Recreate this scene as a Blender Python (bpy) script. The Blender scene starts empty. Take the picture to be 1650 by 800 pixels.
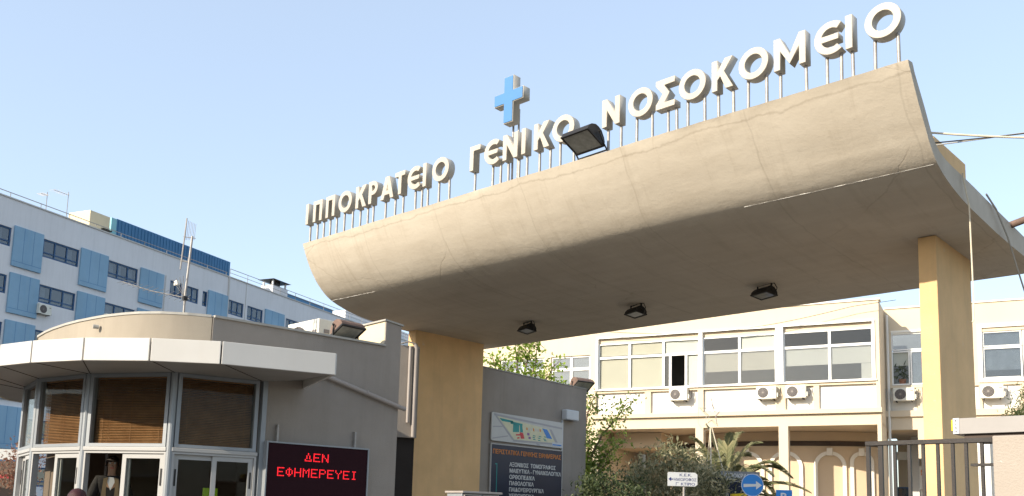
import bpy, bmesh, math, random
import numpy as np
from mathutils import Vector, Matrix
R = math.radians
scene = bpy.context.scene
col = scene.collection
random.seed(7)

# ------------------------------------------------------------------ materials
def _mat(name):
    m = bpy.data.materials.new(name); m.use_nodes = True
    nt = m.node_tree; nt.nodes.clear()
    out = nt.nodes.new('ShaderNodeOutputMaterial')
    return m, nt, out
def N(nt, t, **kw):
    n = nt.nodes.new(t)
    for k, v in kw.items():
        if hasattr(n, k): setattr(n, k, v)
        else: n.inputs[k].default_value = v
    return n
def rgba(c): return (c[0], c[1], c[2], 1.0)
def surf(name, c, rough=.8, var=.12, scale=1.5, bump=.0, bscale=40., metal=0., spec=.3, tint=None, streak=0., streak_col=None, wear=0., wear_col=(.3,.25,.2), coord='Object'):
    """painted / rendered surface: mottled colour, fine grain relief, optional run-off streaks and worn spots"""
    m, nt, out = _mat(name)
    tc = N(nt, 'ShaderNodeTexCoord')
    src = tc.outputs[coord]
    n1 = N(nt, 'ShaderNodeTexNoise', Scale=scale, Detail=6., Roughness=.62)
    nt.links.new(src, n1.inputs['Vector'])
    cr = N(nt, 'ShaderNodeMapRange'); cr.inputs['From Min'].default_value = .3; cr.inputs['From Max'].default_value = .7
    nt.links.new(n1.outputs['Fac'], cr.inputs['Value'])
    mix = N(nt, 'ShaderNodeMix', data_type='RGBA')
    lo = [x*(1-var) for x in c]; hi = [min(1, x*(1+var*.6)) for x in c]
    if tint: lo = [a*t for a, t in zip(lo, tint)]
    mix.inputs['A'].default_value = rgba(lo); mix.inputs['B'].default_value = rgba(hi)
    nt.links.new(cr.outputs['Result'], mix.inputs['Factor'])
    last = mix.outputs['Result']
    if streak > 0:
        mp = N(nt, 'ShaderNodeMapping'); mp.inputs['Scale'].default_value = (2.6, 2.6, .22)
        nt.links.new(src, mp.inputs['Vector'])
        n2 = N(nt, 'ShaderNodeTexNoise', Scale=1.6, Detail=5., Roughness=.7)
        nt.links.new(mp.outputs['Vector'], n2.inputs['Vector'])
        r2 = N(nt, 'ShaderNodeMapRange'); r2.inputs['From Min'].default_value = .48; r2.inputs['From Max'].default_value = .78
        r2.inputs['To Max'].default_value = streak
        nt.links.new(n2.outputs['Fac'], r2.inputs['Value'])
        mx = N(nt, 'ShaderNodeMix', data_type='RGBA')
        sc = streak_col or [x*.5 for x in c]
        mx.inputs['B'].default_value = rgba(sc)
        nt.links.new(last, mx.inputs['A']); nt.links.new(r2.outputs['Result'], mx.inputs['Factor'])
        last = mx.outputs['Result']
    if wear > 0:
        n3 = N(nt, 'ShaderNodeTexNoise', Scale=scale*5, Detail=8., Roughness=.75)
        nt.links.new(src, n3.inputs['Vector'])
        r3 = N(nt, 'ShaderNodeMapRange'); r3.inputs['From Min'].default_value = .62; r3.inputs['From Max'].default_value = .68
        r3.inputs['To Max'].default_value = wear
        nt.links.new(n3.outputs['Fac'], r3.inputs['Value'])
        mx = N(nt, 'ShaderNodeMix', data_type='RGBA'); mx.inputs['B'].default_value = rgba(wear_col)
        nt.links.new(last, mx.inputs['A']); nt.links.new(r3.outputs['Result'], mx.inputs['Factor'])
        last = mx.outputs['Result']
    p = N(nt, 'ShaderNodeBsdfPrincipled')
    p.inputs['Roughness'].default_value = rough; p.inputs['Metallic'].default_value = metal
    p.inputs['Specular IOR Level'].default_value = spec
    nt.links.new(last, p.inputs['Base Color'])
    if bump > 0:
        nb = N(nt, 'ShaderNodeTexNoise', Scale=bscale, Detail=6., Roughness=.6)
        nt.links.new(src, nb.inputs['Vector'])
        b = N(nt, 'ShaderNodeBump', Strength=bump, Distance=.02)
        nt.links.new(nb.outputs['Fac'], b.inputs['Height'])
        nt.links.new(b.outputs['Normal'], p.inputs['Normal'])
    nt.links.new(p.outputs['BSDF'], out.inputs['Surface'])
    return m
def glass(name, tint=(.75,.8,.8), refl=.12, rough=.02, wavy=0.):
    m, nt, out = _mat(name)
    tr = N(nt, 'ShaderNodeBsdfTransparent', Color=rgba(tint))
    gl = N(nt, 'ShaderNodeBsdfGlossy', Roughness=rough)
    lw_ = N(nt, 'ShaderNodeLayerWeight', Blend=.5)
    pw = N(nt, 'ShaderNodeMath', operation='POWER'); pw.inputs[1].default_value = 5.
    nt.links.new(lw_.outputs['Facing'], pw.inputs[0])
    ma = N(nt, 'ShaderNodeMath', operation='MULTIPLY_ADD'); ma.inputs[1].default_value = .5; ma.inputs[2].default_value = .008+refl; ma.use_clamp = True
    nt.links.new(pw.outputs[0], ma.inputs[0])
    mx = N(nt, 'ShaderNodeMixShader')
    nt.links.new(ma.outputs[0], mx.inputs[0]); nt.links.new(tr.outputs[0], mx.inputs[1]); nt.links.new(gl.outputs[0], mx.inputs[2])
    if wavy:
        tc = N(nt, 'ShaderNodeTexCoord'); nb = N(nt, 'ShaderNodeTexNoise', Scale=1.3, Detail=1.)
        nt.links.new(tc.outputs['Object'], nb.inputs['Vector'])
        b = N(nt, 'ShaderNodeBump', Strength=wavy, Distance=.05)
        nt.links.new(nb.outputs['Fac'], b.inputs['Height']); nt.links.new(b.outputs['Normal'], gl.inputs['Normal'])
    nt.links.new(mx.outputs[0], out.inputs['Surface'])
    return m
def emit(name, c, s):
    m, nt, out = _mat(name)
    e = N(nt, 'ShaderNodeEmission', Color=rgba(c), Strength=s)
    nt.links.new(e.outputs[0], out.inputs['Surface']); return m
def leafmat(name, c1, c2, c3, trans=.35):
    m, nt, out = _mat(name)
    g = N(nt, 'ShaderNodeNewGeometry')
    cr = N(nt, 'ShaderNodeValToRGB')
    cr.color_ramp.elements[0].color = rgba(c1); cr.color_ramp.elements[1].color = rgba(c3)
    e = cr.color_ramp.elements.new(.55); e.color = rgba(c2)
    nt.links.new(g.outputs['Random Per Island'], cr.inputs['Fac'])
    p = N(nt, 'ShaderNodeBsdfPrincipled', Roughness=.5); p.inputs['Specular IOR Level'].default_value = .35
    t = N(nt, 'ShaderNodeBsdfTranslucent')
    nt.links.new(cr.outputs[0], p.inputs['Base Color']); nt.links.new(cr.outputs[0], t.inputs['Color'])
    mx = N(nt, 'ShaderNodeMixShader'); mx.inputs[0].default_value = trans
    nt.links.new(p.outputs[0], mx.inputs[1]); nt.links.new(t.outputs[0], mx.inputs[2])
    nt.links.new(mx.outputs[0], out.inputs['Surface']); return m

def concrete():
    """old painted concrete with trowel marks, lengthwise board lines, hairline cracks and rain stains"""
    m, nt, out = _mat('painted concrete')
    tc = N(nt, 'ShaderNodeTexCoord'); src = tc.outputs['Object']
    n1 = N(nt, 'ShaderNodeTexNoise', Scale=.9, Detail=7., Roughness=.65); nt.links.new(src, n1.inputs['Vector'])
    mp = N(nt, 'ShaderNodeMapping'); mp.inputs['Scale'].default_value = (.35, 2.2, 2.2); nt.links.new(src, mp.inputs['Vector'])
    n2 = N(nt, 'ShaderNodeTexNoise', Scale=1.7, Detail=6., Roughness=.6); nt.links.new(mp.outputs[0], n2.inputs['Vector'])
    mp3 = N(nt, 'ShaderNodeMapping'); mp3.inputs['Scale'].default_value = (4.5, .5, .35); nt.links.new(src, mp3.inputs['Vector'])
    n3 = N(nt, 'ShaderNodeTexNoise', Scale=1., Detail=6., Roughness=.7); nt.links.new(mp3.outputs[0], n3.inputs['Vector'])
    add = N(nt, 'ShaderNodeMath', operation='ADD'); nt.links.new(n1.outputs['Fac'], add.inputs[0]); nt.links.new(n2.outputs['Fac'], add.inputs[1])
    cr = N(nt, 'ShaderNodeValToRGB')
    el = cr.color_ramp.elements; el[0].position = .36; el[0].color = (.45,.39,.31,1); el[1].position = .64; el[1].color = (.52,.46,.375,1)
    hf = N(nt, 'ShaderNodeMath', operation='MULTIPLY'); hf.inputs[1].default_value = .5
    nt.links.new(add.outputs[0], hf.inputs[0]); nt.links.new(hf.outputs[0], cr.inputs['Fac'])
    # rain streaks
    r3 = N(nt, 'ShaderNodeMapRange'); r3.inputs['From Min'].default_value = .52; r3.inputs['From Max'].default_value = .8; r3.inputs['To Max'].default_value = .42
    nt.links.new(n3.outputs['Fac'], r3.inputs['Value'])
    mx = N(nt, 'ShaderNodeMix', data_type='RGBA'); mx.inputs['B'].default_value = (.27,.215,.15,1)
    nt.links.new(cr.outputs[0], mx.inputs['A']); nt.links.new(r3.outputs['Result'], mx.inputs['Factor'])
    # cracks
    nw = N(nt, 'ShaderNodeTexNoise', Scale=1.4, Detail=4.); nt.links.new(src, nw.inputs['Vector'])
    va = N(nt, 'ShaderNodeMix', data_type='RGBA'); va.inputs['Factor'].default_value = .3
    nt.links.new(src, va.inputs['A']); nt.links.new(nw.outputs['Color'], va.inputs['B'])
    vo = N(nt, 'ShaderNodeTexVoronoi', feature='DISTANCE_TO_EDGE', Scale=.6); nt.links.new(va.outputs['Result'], vo.inputs['Vector'])
    rc = N(nt, 'ShaderNodeMapRange'); rc.inputs['From Min'].default_value = .001; rc.inputs['From Max'].default_value = .006
    rc.inputs['To Min'].default_value = .22; rc.inputs['To Max'].default_value = 0.
    nt.links.new(vo.outputs['Distance'], rc.inputs['Value'])
    nm = N(nt, 'ShaderNodeTexNoise', Scale=.6, Detail=2.); nt.links.new(src, nm.inputs['Vector'])
    rm = N(nt, 'ShaderNodeMapRange'); rm.inputs['From Min'].default_value = .5; rm.inputs['From Max'].default_value = .6
    nt.links.new(nm.outputs['Fac'], rm.inputs['Value'])
    mm = N(nt, 'ShaderNodeMath', operation='MULTIPLY'); nt.links.new(rc.outputs[0], mm.inputs[0]); nt.links.new(rm.outputs[0], mm.inputs[1])
    mx2 = N(nt, 'ShaderNodeMix', data_type='RGBA'); mx2.inputs['B'].default_value = (.2,.15,.1,1)
    nt.links.new(mx.outputs['Result'], mx2.inputs['A']); nt.links.new(mm.outputs[0], mx2.inputs['Factor'])
    # construction joints across the length, wavering by hand
    sx_ = N(nt, 'ShaderNodeSeparateXYZ'); nt.links.new(src, sx_.inputs[0])
    nj = N(nt, 'ShaderNodeTexNoise', Scale=1.1, Detail=5.); nt.links.new(src, nj.inputs['Vector'])
    wv_ = N(nt, 'ShaderNodeMath', operation='MULTIPLY_ADD'); wv_.inputs[1].default_value = .22; nt.links.new(nj.outputs['Fac'], wv_.inputs[0]); nt.links.new(sx_.outputs['X'], wv_.inputs[2])
    pp_ = N(nt, 'ShaderNodeMath', operation='PINGPONG'); pp_.inputs[1].default_value = 1.06; nt.links.new(wv_.outputs[0], pp_.inputs[0])
    rj = N(nt, 'ShaderNodeMapRange'); rj.inputs['From Min'].default_value = .004; rj.inputs['From Max'].default_value = .018; rj.inputs['To Min'].default_value = .33; rj.inputs['To Max'].default_value = 0.
    nt.links.new(pp_.outputs[0], rj.inputs['Value'])
    mj = N(nt, 'ShaderNodeMath', operation='MULTIPLY'); nt.links.new(rj.outputs[0], mj.inputs[0]); nt.links.new(n1.outputs['Fac'], mj.inputs[1])
    mxj = N(nt, 'ShaderNodeMix', data_type='RGBA'); mxj.inputs['B'].default_value = (.16,.125,.09,1)
    nt.links.new(mx2.outputs['Result'], mxj.inputs['A']); nt.links.new(mj.outputs[0], mxj.inputs['Factor']); mx2 = mxj
    # ragged plaster line a hand's breadth below the lip
    lz = N(nt, 'ShaderNodeMath', operation='MULTIPLY_ADD'); lz.inputs[1].default_value = .30; nt.links.new(n1.outputs['Fac'], lz.inputs[0]); nt.links.new(sx_.outputs['Z'], lz.inputs[2])
    l2 = N(nt, 'ShaderNodeMath', operation='SUBTRACT'); l2.inputs[1].default_value = 7.26; nt.links.new(lz.outputs[0], l2.inputs[0])
    l3 = N(nt, 'ShaderNodeMath', operation='ABSOLUTE'); nt.links.new(l2.outputs[0], l3.inputs[0])
    l4 = N(nt, 'ShaderNodeMapRange'); l4.inputs['From Min'].default_value = .003; l4.inputs['From Max'].default_value = .02; l4.inputs['To Min'].default_value = .55; l4.inputs['To Max'].default_value = 0.
    nt.links.new(l3.outputs[0], l4.inputs['Value'])
    l5 = N(nt, 'ShaderNodeMath', operation='MULTIPLY'); nt.links.new(l4.outputs[0], l5.inputs[0]); nt.links.new(n3.outputs['Fac'], l5.inputs[1])
    mxl = N(nt, 'ShaderNodeMix', data_type='RGBA'); mxl.inputs['B'].default_value = (.17,.13,.09,1)
    nt.links.new(mx2.outputs['Result'], mxl.inputs['A']); nt.links.new(l5.outputs[0], mxl.inputs['Factor']); mx2 = mxl
    # chalky patches where the paint has gone
    n5 = N(nt, 'ShaderNodeTexNoise', Scale=2.3, Detail=9., Roughness=.72); nt.links.new(src, n5.inputs['Vector'])
    r5 = N(nt, 'ShaderNodeMapRange'); r5.inputs['From Min'].default_value = .60; r5.inputs['From Max'].default_value = .66; r5.inputs['To Max'].default_value = .30
    nt.links.new(n5.outputs['Fac'], r5.inputs['Value'])
    mx5 = N(nt, 'ShaderNodeMix', data_type='RGBA'); mx5.inputs['B'].default_value = (.56,.50,.41,1)
    nt.links.new(mx2.outputs['Result'], mx5.inputs['A']); nt.links.new(r5.outputs[0], mx5.inputs['Factor']); mx2 = mx5
    p = N(nt, 'ShaderNodeBsdfPrincipled', Roughness=.88); p.inputs['Specular IOR Level'].default_value = .2
    nt.links.new(mx2.outputs['Result'], p.inputs['Base Color'])
    nb = N(nt, 'ShaderNodeTexNoise', Scale=9., Detail=9., Roughness=.7); nt.links.new(src, nb.inputs['Vector'])
    mpb = N(nt, 'ShaderNodeMapping'); mpb.inputs['Scale'].default_value = (.35, 1.3, 1.3); nt.links.new(src, mpb.inputs['Vector'])
    nb2 = N(nt, 'ShaderNodeTexNoise', Scale=1.6, Detail=3.); nt.links.new(mpb.outputs[0], nb2.inputs['Vector'])
    s2 = N(nt, 'ShaderNodeMath', operation='MULTIPLY_ADD'); s2.inputs[1].default_value = 1.3
    nt.links.new(nb2.outputs['Fac'], s2.inputs[0]); nt.links.new(nb.outputs['Fac'], s2.inputs[2])
    s3 = N(nt, 'ShaderNodeMath', operation='SUBTRACT'); nt.links.new(s2.outputs[0], s3.inputs[0]); nt.links.new(mm.outputs[0], s3.inputs[1])
    b = N(nt, 'ShaderNodeBump', Strength=.33, Distance=.02); nt.links.new(s3.outputs[0], b.inputs['Height'])
    nt.links.new(b.outputs[0], p.inputs['Normal'])
    nt.links.new(p.outputs[0], out.inputs['Surface'])
    return m

M = {}
M['concrete'] = concrete()
M['yellow'] = surf('yellow plaster', (.72,.47,.23), .85, .12, 1.2, .3, 50, streak=.34, streak_col=(.48,.32,.18), wear=.35, wear_col=(.60,.54,.42))
M['grey'] = surf('grey stucco', (.30,.262,.225), .9, .13, .9, .4, 80, streak=.38, streak_col=(.2,.18,.15))
M['drum'] = surf('beige stucco', (.33,.285,.225), .9, .10, 1.0, .25, 120, streak=.3, streak_col=(.22,.18,.14))
M['coping'] = surf('coping stone', (.38,.36,.32), .7, .15, 3, .2, 40)
M['blockside'] = surf('cream plaster', (.66,.56,.38), .85, .06, 1.0, .2, 60)
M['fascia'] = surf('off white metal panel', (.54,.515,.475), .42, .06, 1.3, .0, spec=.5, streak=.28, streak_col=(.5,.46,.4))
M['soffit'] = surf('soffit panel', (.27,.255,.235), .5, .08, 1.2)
M['alu'] = surf('grey aluminium', (.27,.285,.30), .42, .08, 2, metal=.2, spec=.5)
M['aluwhite'] = surf('white aluminium', (.38,.37,.355), .4, .05, 2, spec=.5)
M['wood'] = surf('wooden slats', (.33,.17,.075), .55, .22, 6., tint=(1,.9,.8))
M['glass'] = glass('window glass', (.90,.91,.89), .0, .01, .04)
M['glassdark'] = glass('tinted glass', (.45,.47,.48), .055, .015, .06)
M['glasspale'] = glass('pale glass', (.80,.81,.80), .07, .02, .06)
M['glassblue'] = glass('far glass', (.62,.66,.70), .09, .02, .08)
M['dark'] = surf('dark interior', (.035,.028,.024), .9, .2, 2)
M['interior'] = surf('interior wall', (.16,.12,.09), .9, .15, 1)
M['black'] = surf('black enamel', (.022,.020,.019), .45, .2, 6, wear=.35, wear_col=(.06,.04,.03))
M['iron'] = surf('brown black iron', (.026,.021,.019), .5, .25, 9, .1, 80, wear=.3, wear_col=(.07,.04,.03))
M['lens'] = surf('floodlight glass', (.33,.32,.28), .12, .25, 9, spec=.8)
M['rust'] = surf('weathered casing', (.17,.11,.085), .7, .35, 8, .3, 60, wear=.6, wear_col=(.28,.13,.06))
M['cable'] = surf('grey cable', (.40,.38,.34), .6, .1, 5)
M['cablewhite'] = surf('cream cable', (.62,.55,.42), .6, .1, 5)
M['cabledark'] = surf('dark cable', (.05,.045,.04), .6, .1, 5)
M['pipe'] = surf('grey pipe', (.33,.29,.26), .5, .08, 3, spec=.4)
M['galv'] = surf('galvanised steel', (.36,.335,.31), .5, .25, 8, metal=.3, wear=.6, wear_col=(.26,.15,.09))
M['letter'] = surf('letter enamel', (.45,.415,.355), .5, .08, 3, .05, 30, spec=.35, streak=.38, streak_col=(.36,.27,.18), wear=.4, wear_col=(.30,.20,.12))
M['crossblue'] = surf('blue acrylic', (.07,.20,.42), .3, .05, 3, spec=.5)
M['ledpanel'] = surf('led panel', (.021,.0035,.007), .6, .15, 30, spec=.12)
M['led'] = emit('red diodes', (.8,.02,.03), .85)
M['navy'] = surf('navy panel', (.009,.014,.038), .42, .15, 3, spec=.4)
M['orange'] = surf('orange lettering', (.62,.22,.05), .6, .05, 5)
M['whiteprint'] = surf('white lettering', (.68,.68,.66), .6, .05, 5)
M['mapbase'] = surf('printed map ground', (.50,.50,.48), .4, .06, 4)
M['maproad'] = surf('printed road grey', (.34,.34,.36), .4, .06, 4)
M['mapcream'] = surf('printed cream', (.60,.58,.40), .4, .1, 9)
M['mapteal'] = surf('printed teal', (.02,.26,.25), .4, .1, 4)
M['mapred'] = surf('printed red', (.55,.05,.06), .4, .1, 4)
M['mapblue'] = surf('printed blue', (.04,.20,.55), .4, .1, 4)
M['mappurple'] = surf('printed purple', (.22,.12,.3), .4, .1, 4)
M['signwhite'] = surf('white sign', (.52,.54,.56), .4, .05, 3)
M['signblue'] = surf('blue sign', (.012,.21,.62), .35, .06, 3, spec=.5)
M['signtext'] = surf('dark blue lettering', (.015,.025,.14), .6, .05, 5)
M['signgrey'] = surf('grey sign header', (.20,.21,.22), .5, .1, 4)
M['pink'] = surf('sand coloured post render', (.36,.31,.262), .9, .07, 2, .35, 70, wear=.5, wear_col=(.8,.78,.74))
M['beam'] = surf('light grey cover', (.30,.28,.265), .5, .05, 3)
M['kyellow'] = surf('yellow plastic', (.85,.62,.02), .35, .04, 3, spec=.5)
M['cream'] = surf('cream facade', (.63,.525,.385), .85, .05, .5, .12, 40, streak=.12, streak_col=(.6,.47,.29))
M['creamwhite'] = surf('white facade panel', (.72,.69,.63), .8, .04, .6, .08, 40, streak=.08, streak_col=(.6,.55,.45))
M['peach'] = surf('peach facade', (.60,.47,.33), .85, .06, .6, .1, 40)
M['moulding'] = surf('white moulding', (.80,.76,.68), .8, .05, 2, .1, 40)
M['band'] = surf('dark wooden band and slot shadow', (.07,.05,.04), .7, .2, 3)
M['greywash'] = surf('grey facade', (.58,.55,.51), .85, .06, .6, .1, 40, streak=.2, streak_col=(.42,.38,.33))
M['wframe'] = surf('white window frame', (.78,.77,.74), .5, .04, 2, spec=.4)
M['blind'] = surf('cream roller blind', (.53,.495,.43), .8, .05, 1.5)
M['blindwhite'] = surf('white blind', (.64,.63,.60), .8, .04, 1.5)
M['office'] = surf('office wall', (.30,.30,.29), .9, .12, 1)
M['ac'] = surf('cream metal casing', (.70,.67,.58), .5, .06, 3, spec=.4, streak=.12, streak_col=(.5,.42,.3))
M['acgrille'] = surf('fan grille', (.25,.22,.20), .5, .1, 6)
M['acblades'] = surf('fan blades', (.09,.08,.08), .5, .1, 6)
M['whitewall'] = surf('white block wall', (.72,.70,.695), .85, .07, .3, .1, 30, streak=.32, streak_col=(.5,.48,.46))
M['bluepanel'] = surf('light blue panel', (.25,.40,.525), .65, .14, .35, streak=.35, streak_col=(.14,.32,.52))
M['bluejoint'] = surf('blue joint', (.09,.22,.40), .6, .07, .5)
M['blueframe'] = surf('dark blue frame', (.028,.085,.19), .45, .08, 2)
M['bluescreen'] = surf('blue sheet metal', (.055,.175,.33), .5, .08, .6, streak=.2, streak_col=(.028,.12,.28))
M['greencorner'] = surf('teal sheet metal', (.22,.46,.50), .5, .08, 1)
M['curtain'] = surf('curtain', (.50,.50,.48), .9, .2, 3)
M['asphalt'] = surf('asphalt', (.05,.048,.045), .9, .25, .4, .4, 60)
M['paving'] = surf('concrete paving', (.185,.175,.16), .9, .12, .6, .3, 40)
M['bark'] = surf('bark', (.16,.115,.08), .95, .3, 4, .5, 20)
M['palmbark'] = surf('palm trunk', (.20,.14,.085), .95, .35, 5, .6, 14)
M['oleander'] = leafmat('oleander leaves', (.10,.115,.055), (.26,.25,.14), (.52,.46,.29), .42)
M['darkleaf'] = leafmat('dark leaves', (.035,.055,.022), (.07,.095,.04), (.14,.16,.07), .35)
M['spring'] = leafmat('spring leaves', (.17,.27,.03), (.26,.36,.05), (.36,.44,.10), .45)
M['figleaf'] = leafmat('pale green leaves', (.13,.20,.035), (.22,.30,.06), (.34,.40,.12), .5)
M['palmleaf'] = leafmat('palm leaflets', (.14,.155,.07), (.24,.235,.115), (.40,.36,.20), .4)
M['conifer'] = leafmat('conifer needles', (.04,.06,.02), (.08,.10,.035), (.15,.16,.06), .25)
M['redleaf'] = leafmat('reddish leaves', (.19,.075,.04), (.28,.14,.09), (.36,.22,.15), .35)
M['pot'] = surf('terracotta', (.40,.14,.07), .8, .1, 6)
M['skin'] = surf('skin', (.46,.27,.18), .55, .06, 8)
M['hairdark'] = surf('dark hair', (.03,.02,.015), .6, .3, 30)
M['hairred'] = surf('dark red hair', (.045,.009,.009), .5, .35, 40, .4, 90)
M['jacket'] = surf('brown jacket', (.028,.024,.024), .85, .15, 4)
M['lapel'] = surf('tan lining', (.20,.14,.08), .85, .2, 5)
M['coat'] = surf('dark coat', (.05,.04,.05), .85, .15, 4)
M['shirt'] = surf('white shirt', (.62,.60,.58), .8, .05, 4)
M['trousers'] = surf('dark trousers', (.03,.03,.035), .9, .1, 4)
M['vest'] = surf('hi vis patch', (.40,.62,.02), .7, .05, 4)

# ------------------------------------------------------------------ mesh helpers
class MB:
    def __init__(s): s.v = []; s.f = []
    def add(s, vs, fs):
        o = len(s.v); s.v += [tuple(v) for v in vs]; s.f += [tuple(i+o for i in f) for f in fs]; return s
    def box(s, x0, x1, y0, y1, z0, z1, mat=None):
        vs = [(x,y,z) for z in (z0,z1) for y in (y0,y1) for x in (x0,x1)]
        if mat: vs = [mat @ Vector(v) for v in vs]
        return s.add(vs, [(0,2,3,1),(4,5,7,6),(0,1,5,4),(2,6,7,3),(0,4,6,2),(1,3,7,5)])
    def quad(s, a, b, c, d): return s.add([a,b,c,d], [(0,1,2,3)])
    def tube(s, pts, r, n=8, caps=True):
        pts = [Vector(p) for p in pts]; rs = r if isinstance(r, (list,tuple)) else [r]*len(pts)
        rings = []; up = None
        for i, p in enumerate(pts):
            d = (pts[min(i+1,len(pts)-1)] - pts[max(i-1,0)]).normalized()
            if up is None: up = d.orthogonal().normalized()
            a = (up - d*up.dot(d))
            a = a.normalized() if a.length > 1e-5 else d.orthogonal().normalized()
            up = a; b = d.cross(a)
            rings.append([p + (a*math.cos(2*math.pi*k/n) + b*math.sin(2*math.pi*k/n))*rs[i] for k in range(n)])
        vs = [v for rg in rings for v in rg]
        fs = [(i*n+k, i*n+(k+1)%n, (i+1)*n+(k+1)%n, (i+1)*n+k) for i in range(len(pts)-1) for k in range(n)]
        if caps: fs += [tuple(reversed(range(n))), tuple(range((len(pts)-1)*n, len(pts)*n))]
        return s.add(vs, fs)
    def prism(s, poly, h0, h1, axis='z'):
        """poly in plan (a,b), extruded along axis"""
        n = len(poly)
        def P(a,b,h): return (a,b,h) if axis=='z' else ((a,h,b) if axis=='y' else (h,a,b))
        vs = [P(a,b,h0) for a,b in poly] + [P(a,b,h1) for a,b in poly]
        fs = [tuple(range(n))[::-1], tuple(range(n,2*n))] + [(i,(i+1)%n,n+(i+1)%n,n+i) for i in range(n)]
        return s.add(vs, fs)
    def disc(s, c, r, n, axis='y', h=.01, r2=0):
        pts = [(c[0]+r*math.cos(2*math.pi*k/n), c[1]+r*math.sin(2*math.pi*k/n)) for k in range(n)]
        return s.prism(pts, c[2], c[2]+h, axis)
    def frame(s, x0, x1, z0, z1, w, y0, y1):
        """rectangular frame in the xz plane, pieces butted"""
        s.box(x0,x0+w,y0,y1,z0,z1); s.box(x1-w,x1,y0,y1,z0,z1)
        s.box(x0+w,x1-w,y0,y1,z0,z0+w); s.box(x0+w,x1-w,y0,y1,z1-w,z1); return s
    def build(s, name, mat, parent=None, smooth=False, bevel=0., label=None):
        me = bpy.data.meshes.new(name); me.from_pydata(s.v, [], s.f)
        bm = bmesh.new(); bm.from_mesh(me); bmesh.ops.recalc_face_normals(bm, faces=bm.faces); bm.to_mesh(me); bm.free()
        me.materials.append(mat)
        o = bpy.data.objects.new(name, me); col.objects.link(o)
        if parent: o.parent = parent
        if smooth:
            for p in me.polygons: p.use_smooth = True
            if smooth is not True or True:
                bm = bmesh.new(); bm.from_mesh(me); lim_ = R(50 if smooth is True else smooth)
                for e in bm.edges:
                    if len(e.link_faces) == 2 and e.calc_face_angle(0) > lim_: e.smooth = False
                bm.to_mesh(me); bm.free()
        if bevel:
            b = o.modifiers.new('Bevel','BEVEL'); b.width = bevel; b.segments = 2; b.limit_method = 'ANGLE'; b.angle_limit = R(50)
        if label: o['label'] = label
        return o
def thing(name, label, cat, loc=(0,0,0), rot=0., group=None):
    o = bpy.data.objects.new(name, None); col.objects.link(o)
    o.location = loc; o.rotation_euler = (0,0,rot); o['label'] = label; o['category'] = cat
    o.empty_display_size = .2
    if group: o['group'] = group
    return o
def tag(o, label, cat, group=None):
    o['label'] = label; o['category'] = cat
    if group: o['group'] = group
    return o
def kids(o): return [c for c in bpy.data.objects if c.parent == o]
def dup(root, loc, rot, label, group=None):
    r = root.copy(); col.objects.link(r); r.location = loc; r.rotation_euler = (0,0,rot); r['label'] = label
    if group: r['group'] = group
    for ch in kids(root):
        c = ch.copy(); col.objects.link(c); c.parent = r
        for g in kids(ch):
            d = g.copy(); col.objects.link(d); d.parent = c
    return r
def from_curve(o, name, mat, parent, xf):
    dg = bpy.context.evaluated_depsgraph_get()
    me = bpy.data.meshes.new_from_object(o.evaluated_get(dg)); me.name = name
    me.transform(xf); me.materials.clear(); me.materials.append(mat)
    d = o.data; bpy.data.objects.remove(o); bpy.data.curves.remove(d)
    n = bpy.data.objects.new(name, me); col.objects.link(n)
    if parent: n.parent = parent
    return n
UP = Matrix(((1,0,0,0),(0,0,-1,0),(0,1,0,0),(0,0,0,1)))   # drawing plane xy -> standing plane xz, front towards -y
def outline(name, polys, mat, parent, depth, scale=1., at=(0,0,0), bevel=0.):
    c = bpy.data.curves.new('c','CURVE'); c.dimensions = '2D'; c.fill_mode = 'BOTH'; c.extrude = depth/2 - bevel
    c.bevel_depth = bevel; c.bevel_resolution = 1; c.offset = -bevel
    for pl in polys:
        sp = c.splines.new('POLY'); sp.points.add(len(pl)-1); sp.use_cyclic_u = True
        for p, q in zip(sp.points, pl): p.co = (q[0]*scale, q[1]*scale, 0, 1)
    o = bpy.data.objects.new('c', c); col.objects.link(o)
    return from_curve(o, name, mat, parent, Matrix.Translation(at) @ UP)
def text(name, s, mat, parent, x, y, z, h, width=None, bold=.012, depth=.003, align='LEFT', rot=None):
    """lettering standing in the xz plane with its front at y; h = capital height; width = fit"""
    c = bpy.data.curves.new('t','FONT'); c.body = s; c.size = 1.; c.extrude = .001; c.offset = bold; c.resolution_u = 3
    o = bpy.data.objects.new('t', c); col.objects.link(o)
    bpy.context.view_layer.update()
    w = o.dimensions.x; sz = h/.73
    sx = sz if width is None else width/w
    off = 0 if align == 'LEFT' else -w*sx/2
    m = Matrix.Translation((x+off, y, z)) @ UP @ Matrix.Diagonal((sx, sz, depth/.002, 1))
    return from_curve(o, name, mat, parent, m)

# ------------------------------------------------------------------ camera, sun, sky
CH = 1.55
f_px, cy_px = 1496., 627.
right = Vector((0.73465174,0.67790093,0.02715055)); up = Vector((0.07124066,-0.11687856,0.99058779)); fwd = Vector((-0.6746937,0.72580282,0.13415914))
cam = bpy.data.cameras.new('camera'); co = bpy.data.objects.new('camera', cam); col.objects.link(co)
mw = Matrix((right, up, -fwd)).transposed().to_4x4(); mw.translation = (0,0,CH); co.matrix_world = mw
cam.sensor_width = 36.; cam.lens = f_px/1650*36; cam.shift_y = (cy_px-400)/1650; cam.clip_end = 3000
scene.camera = co

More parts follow.
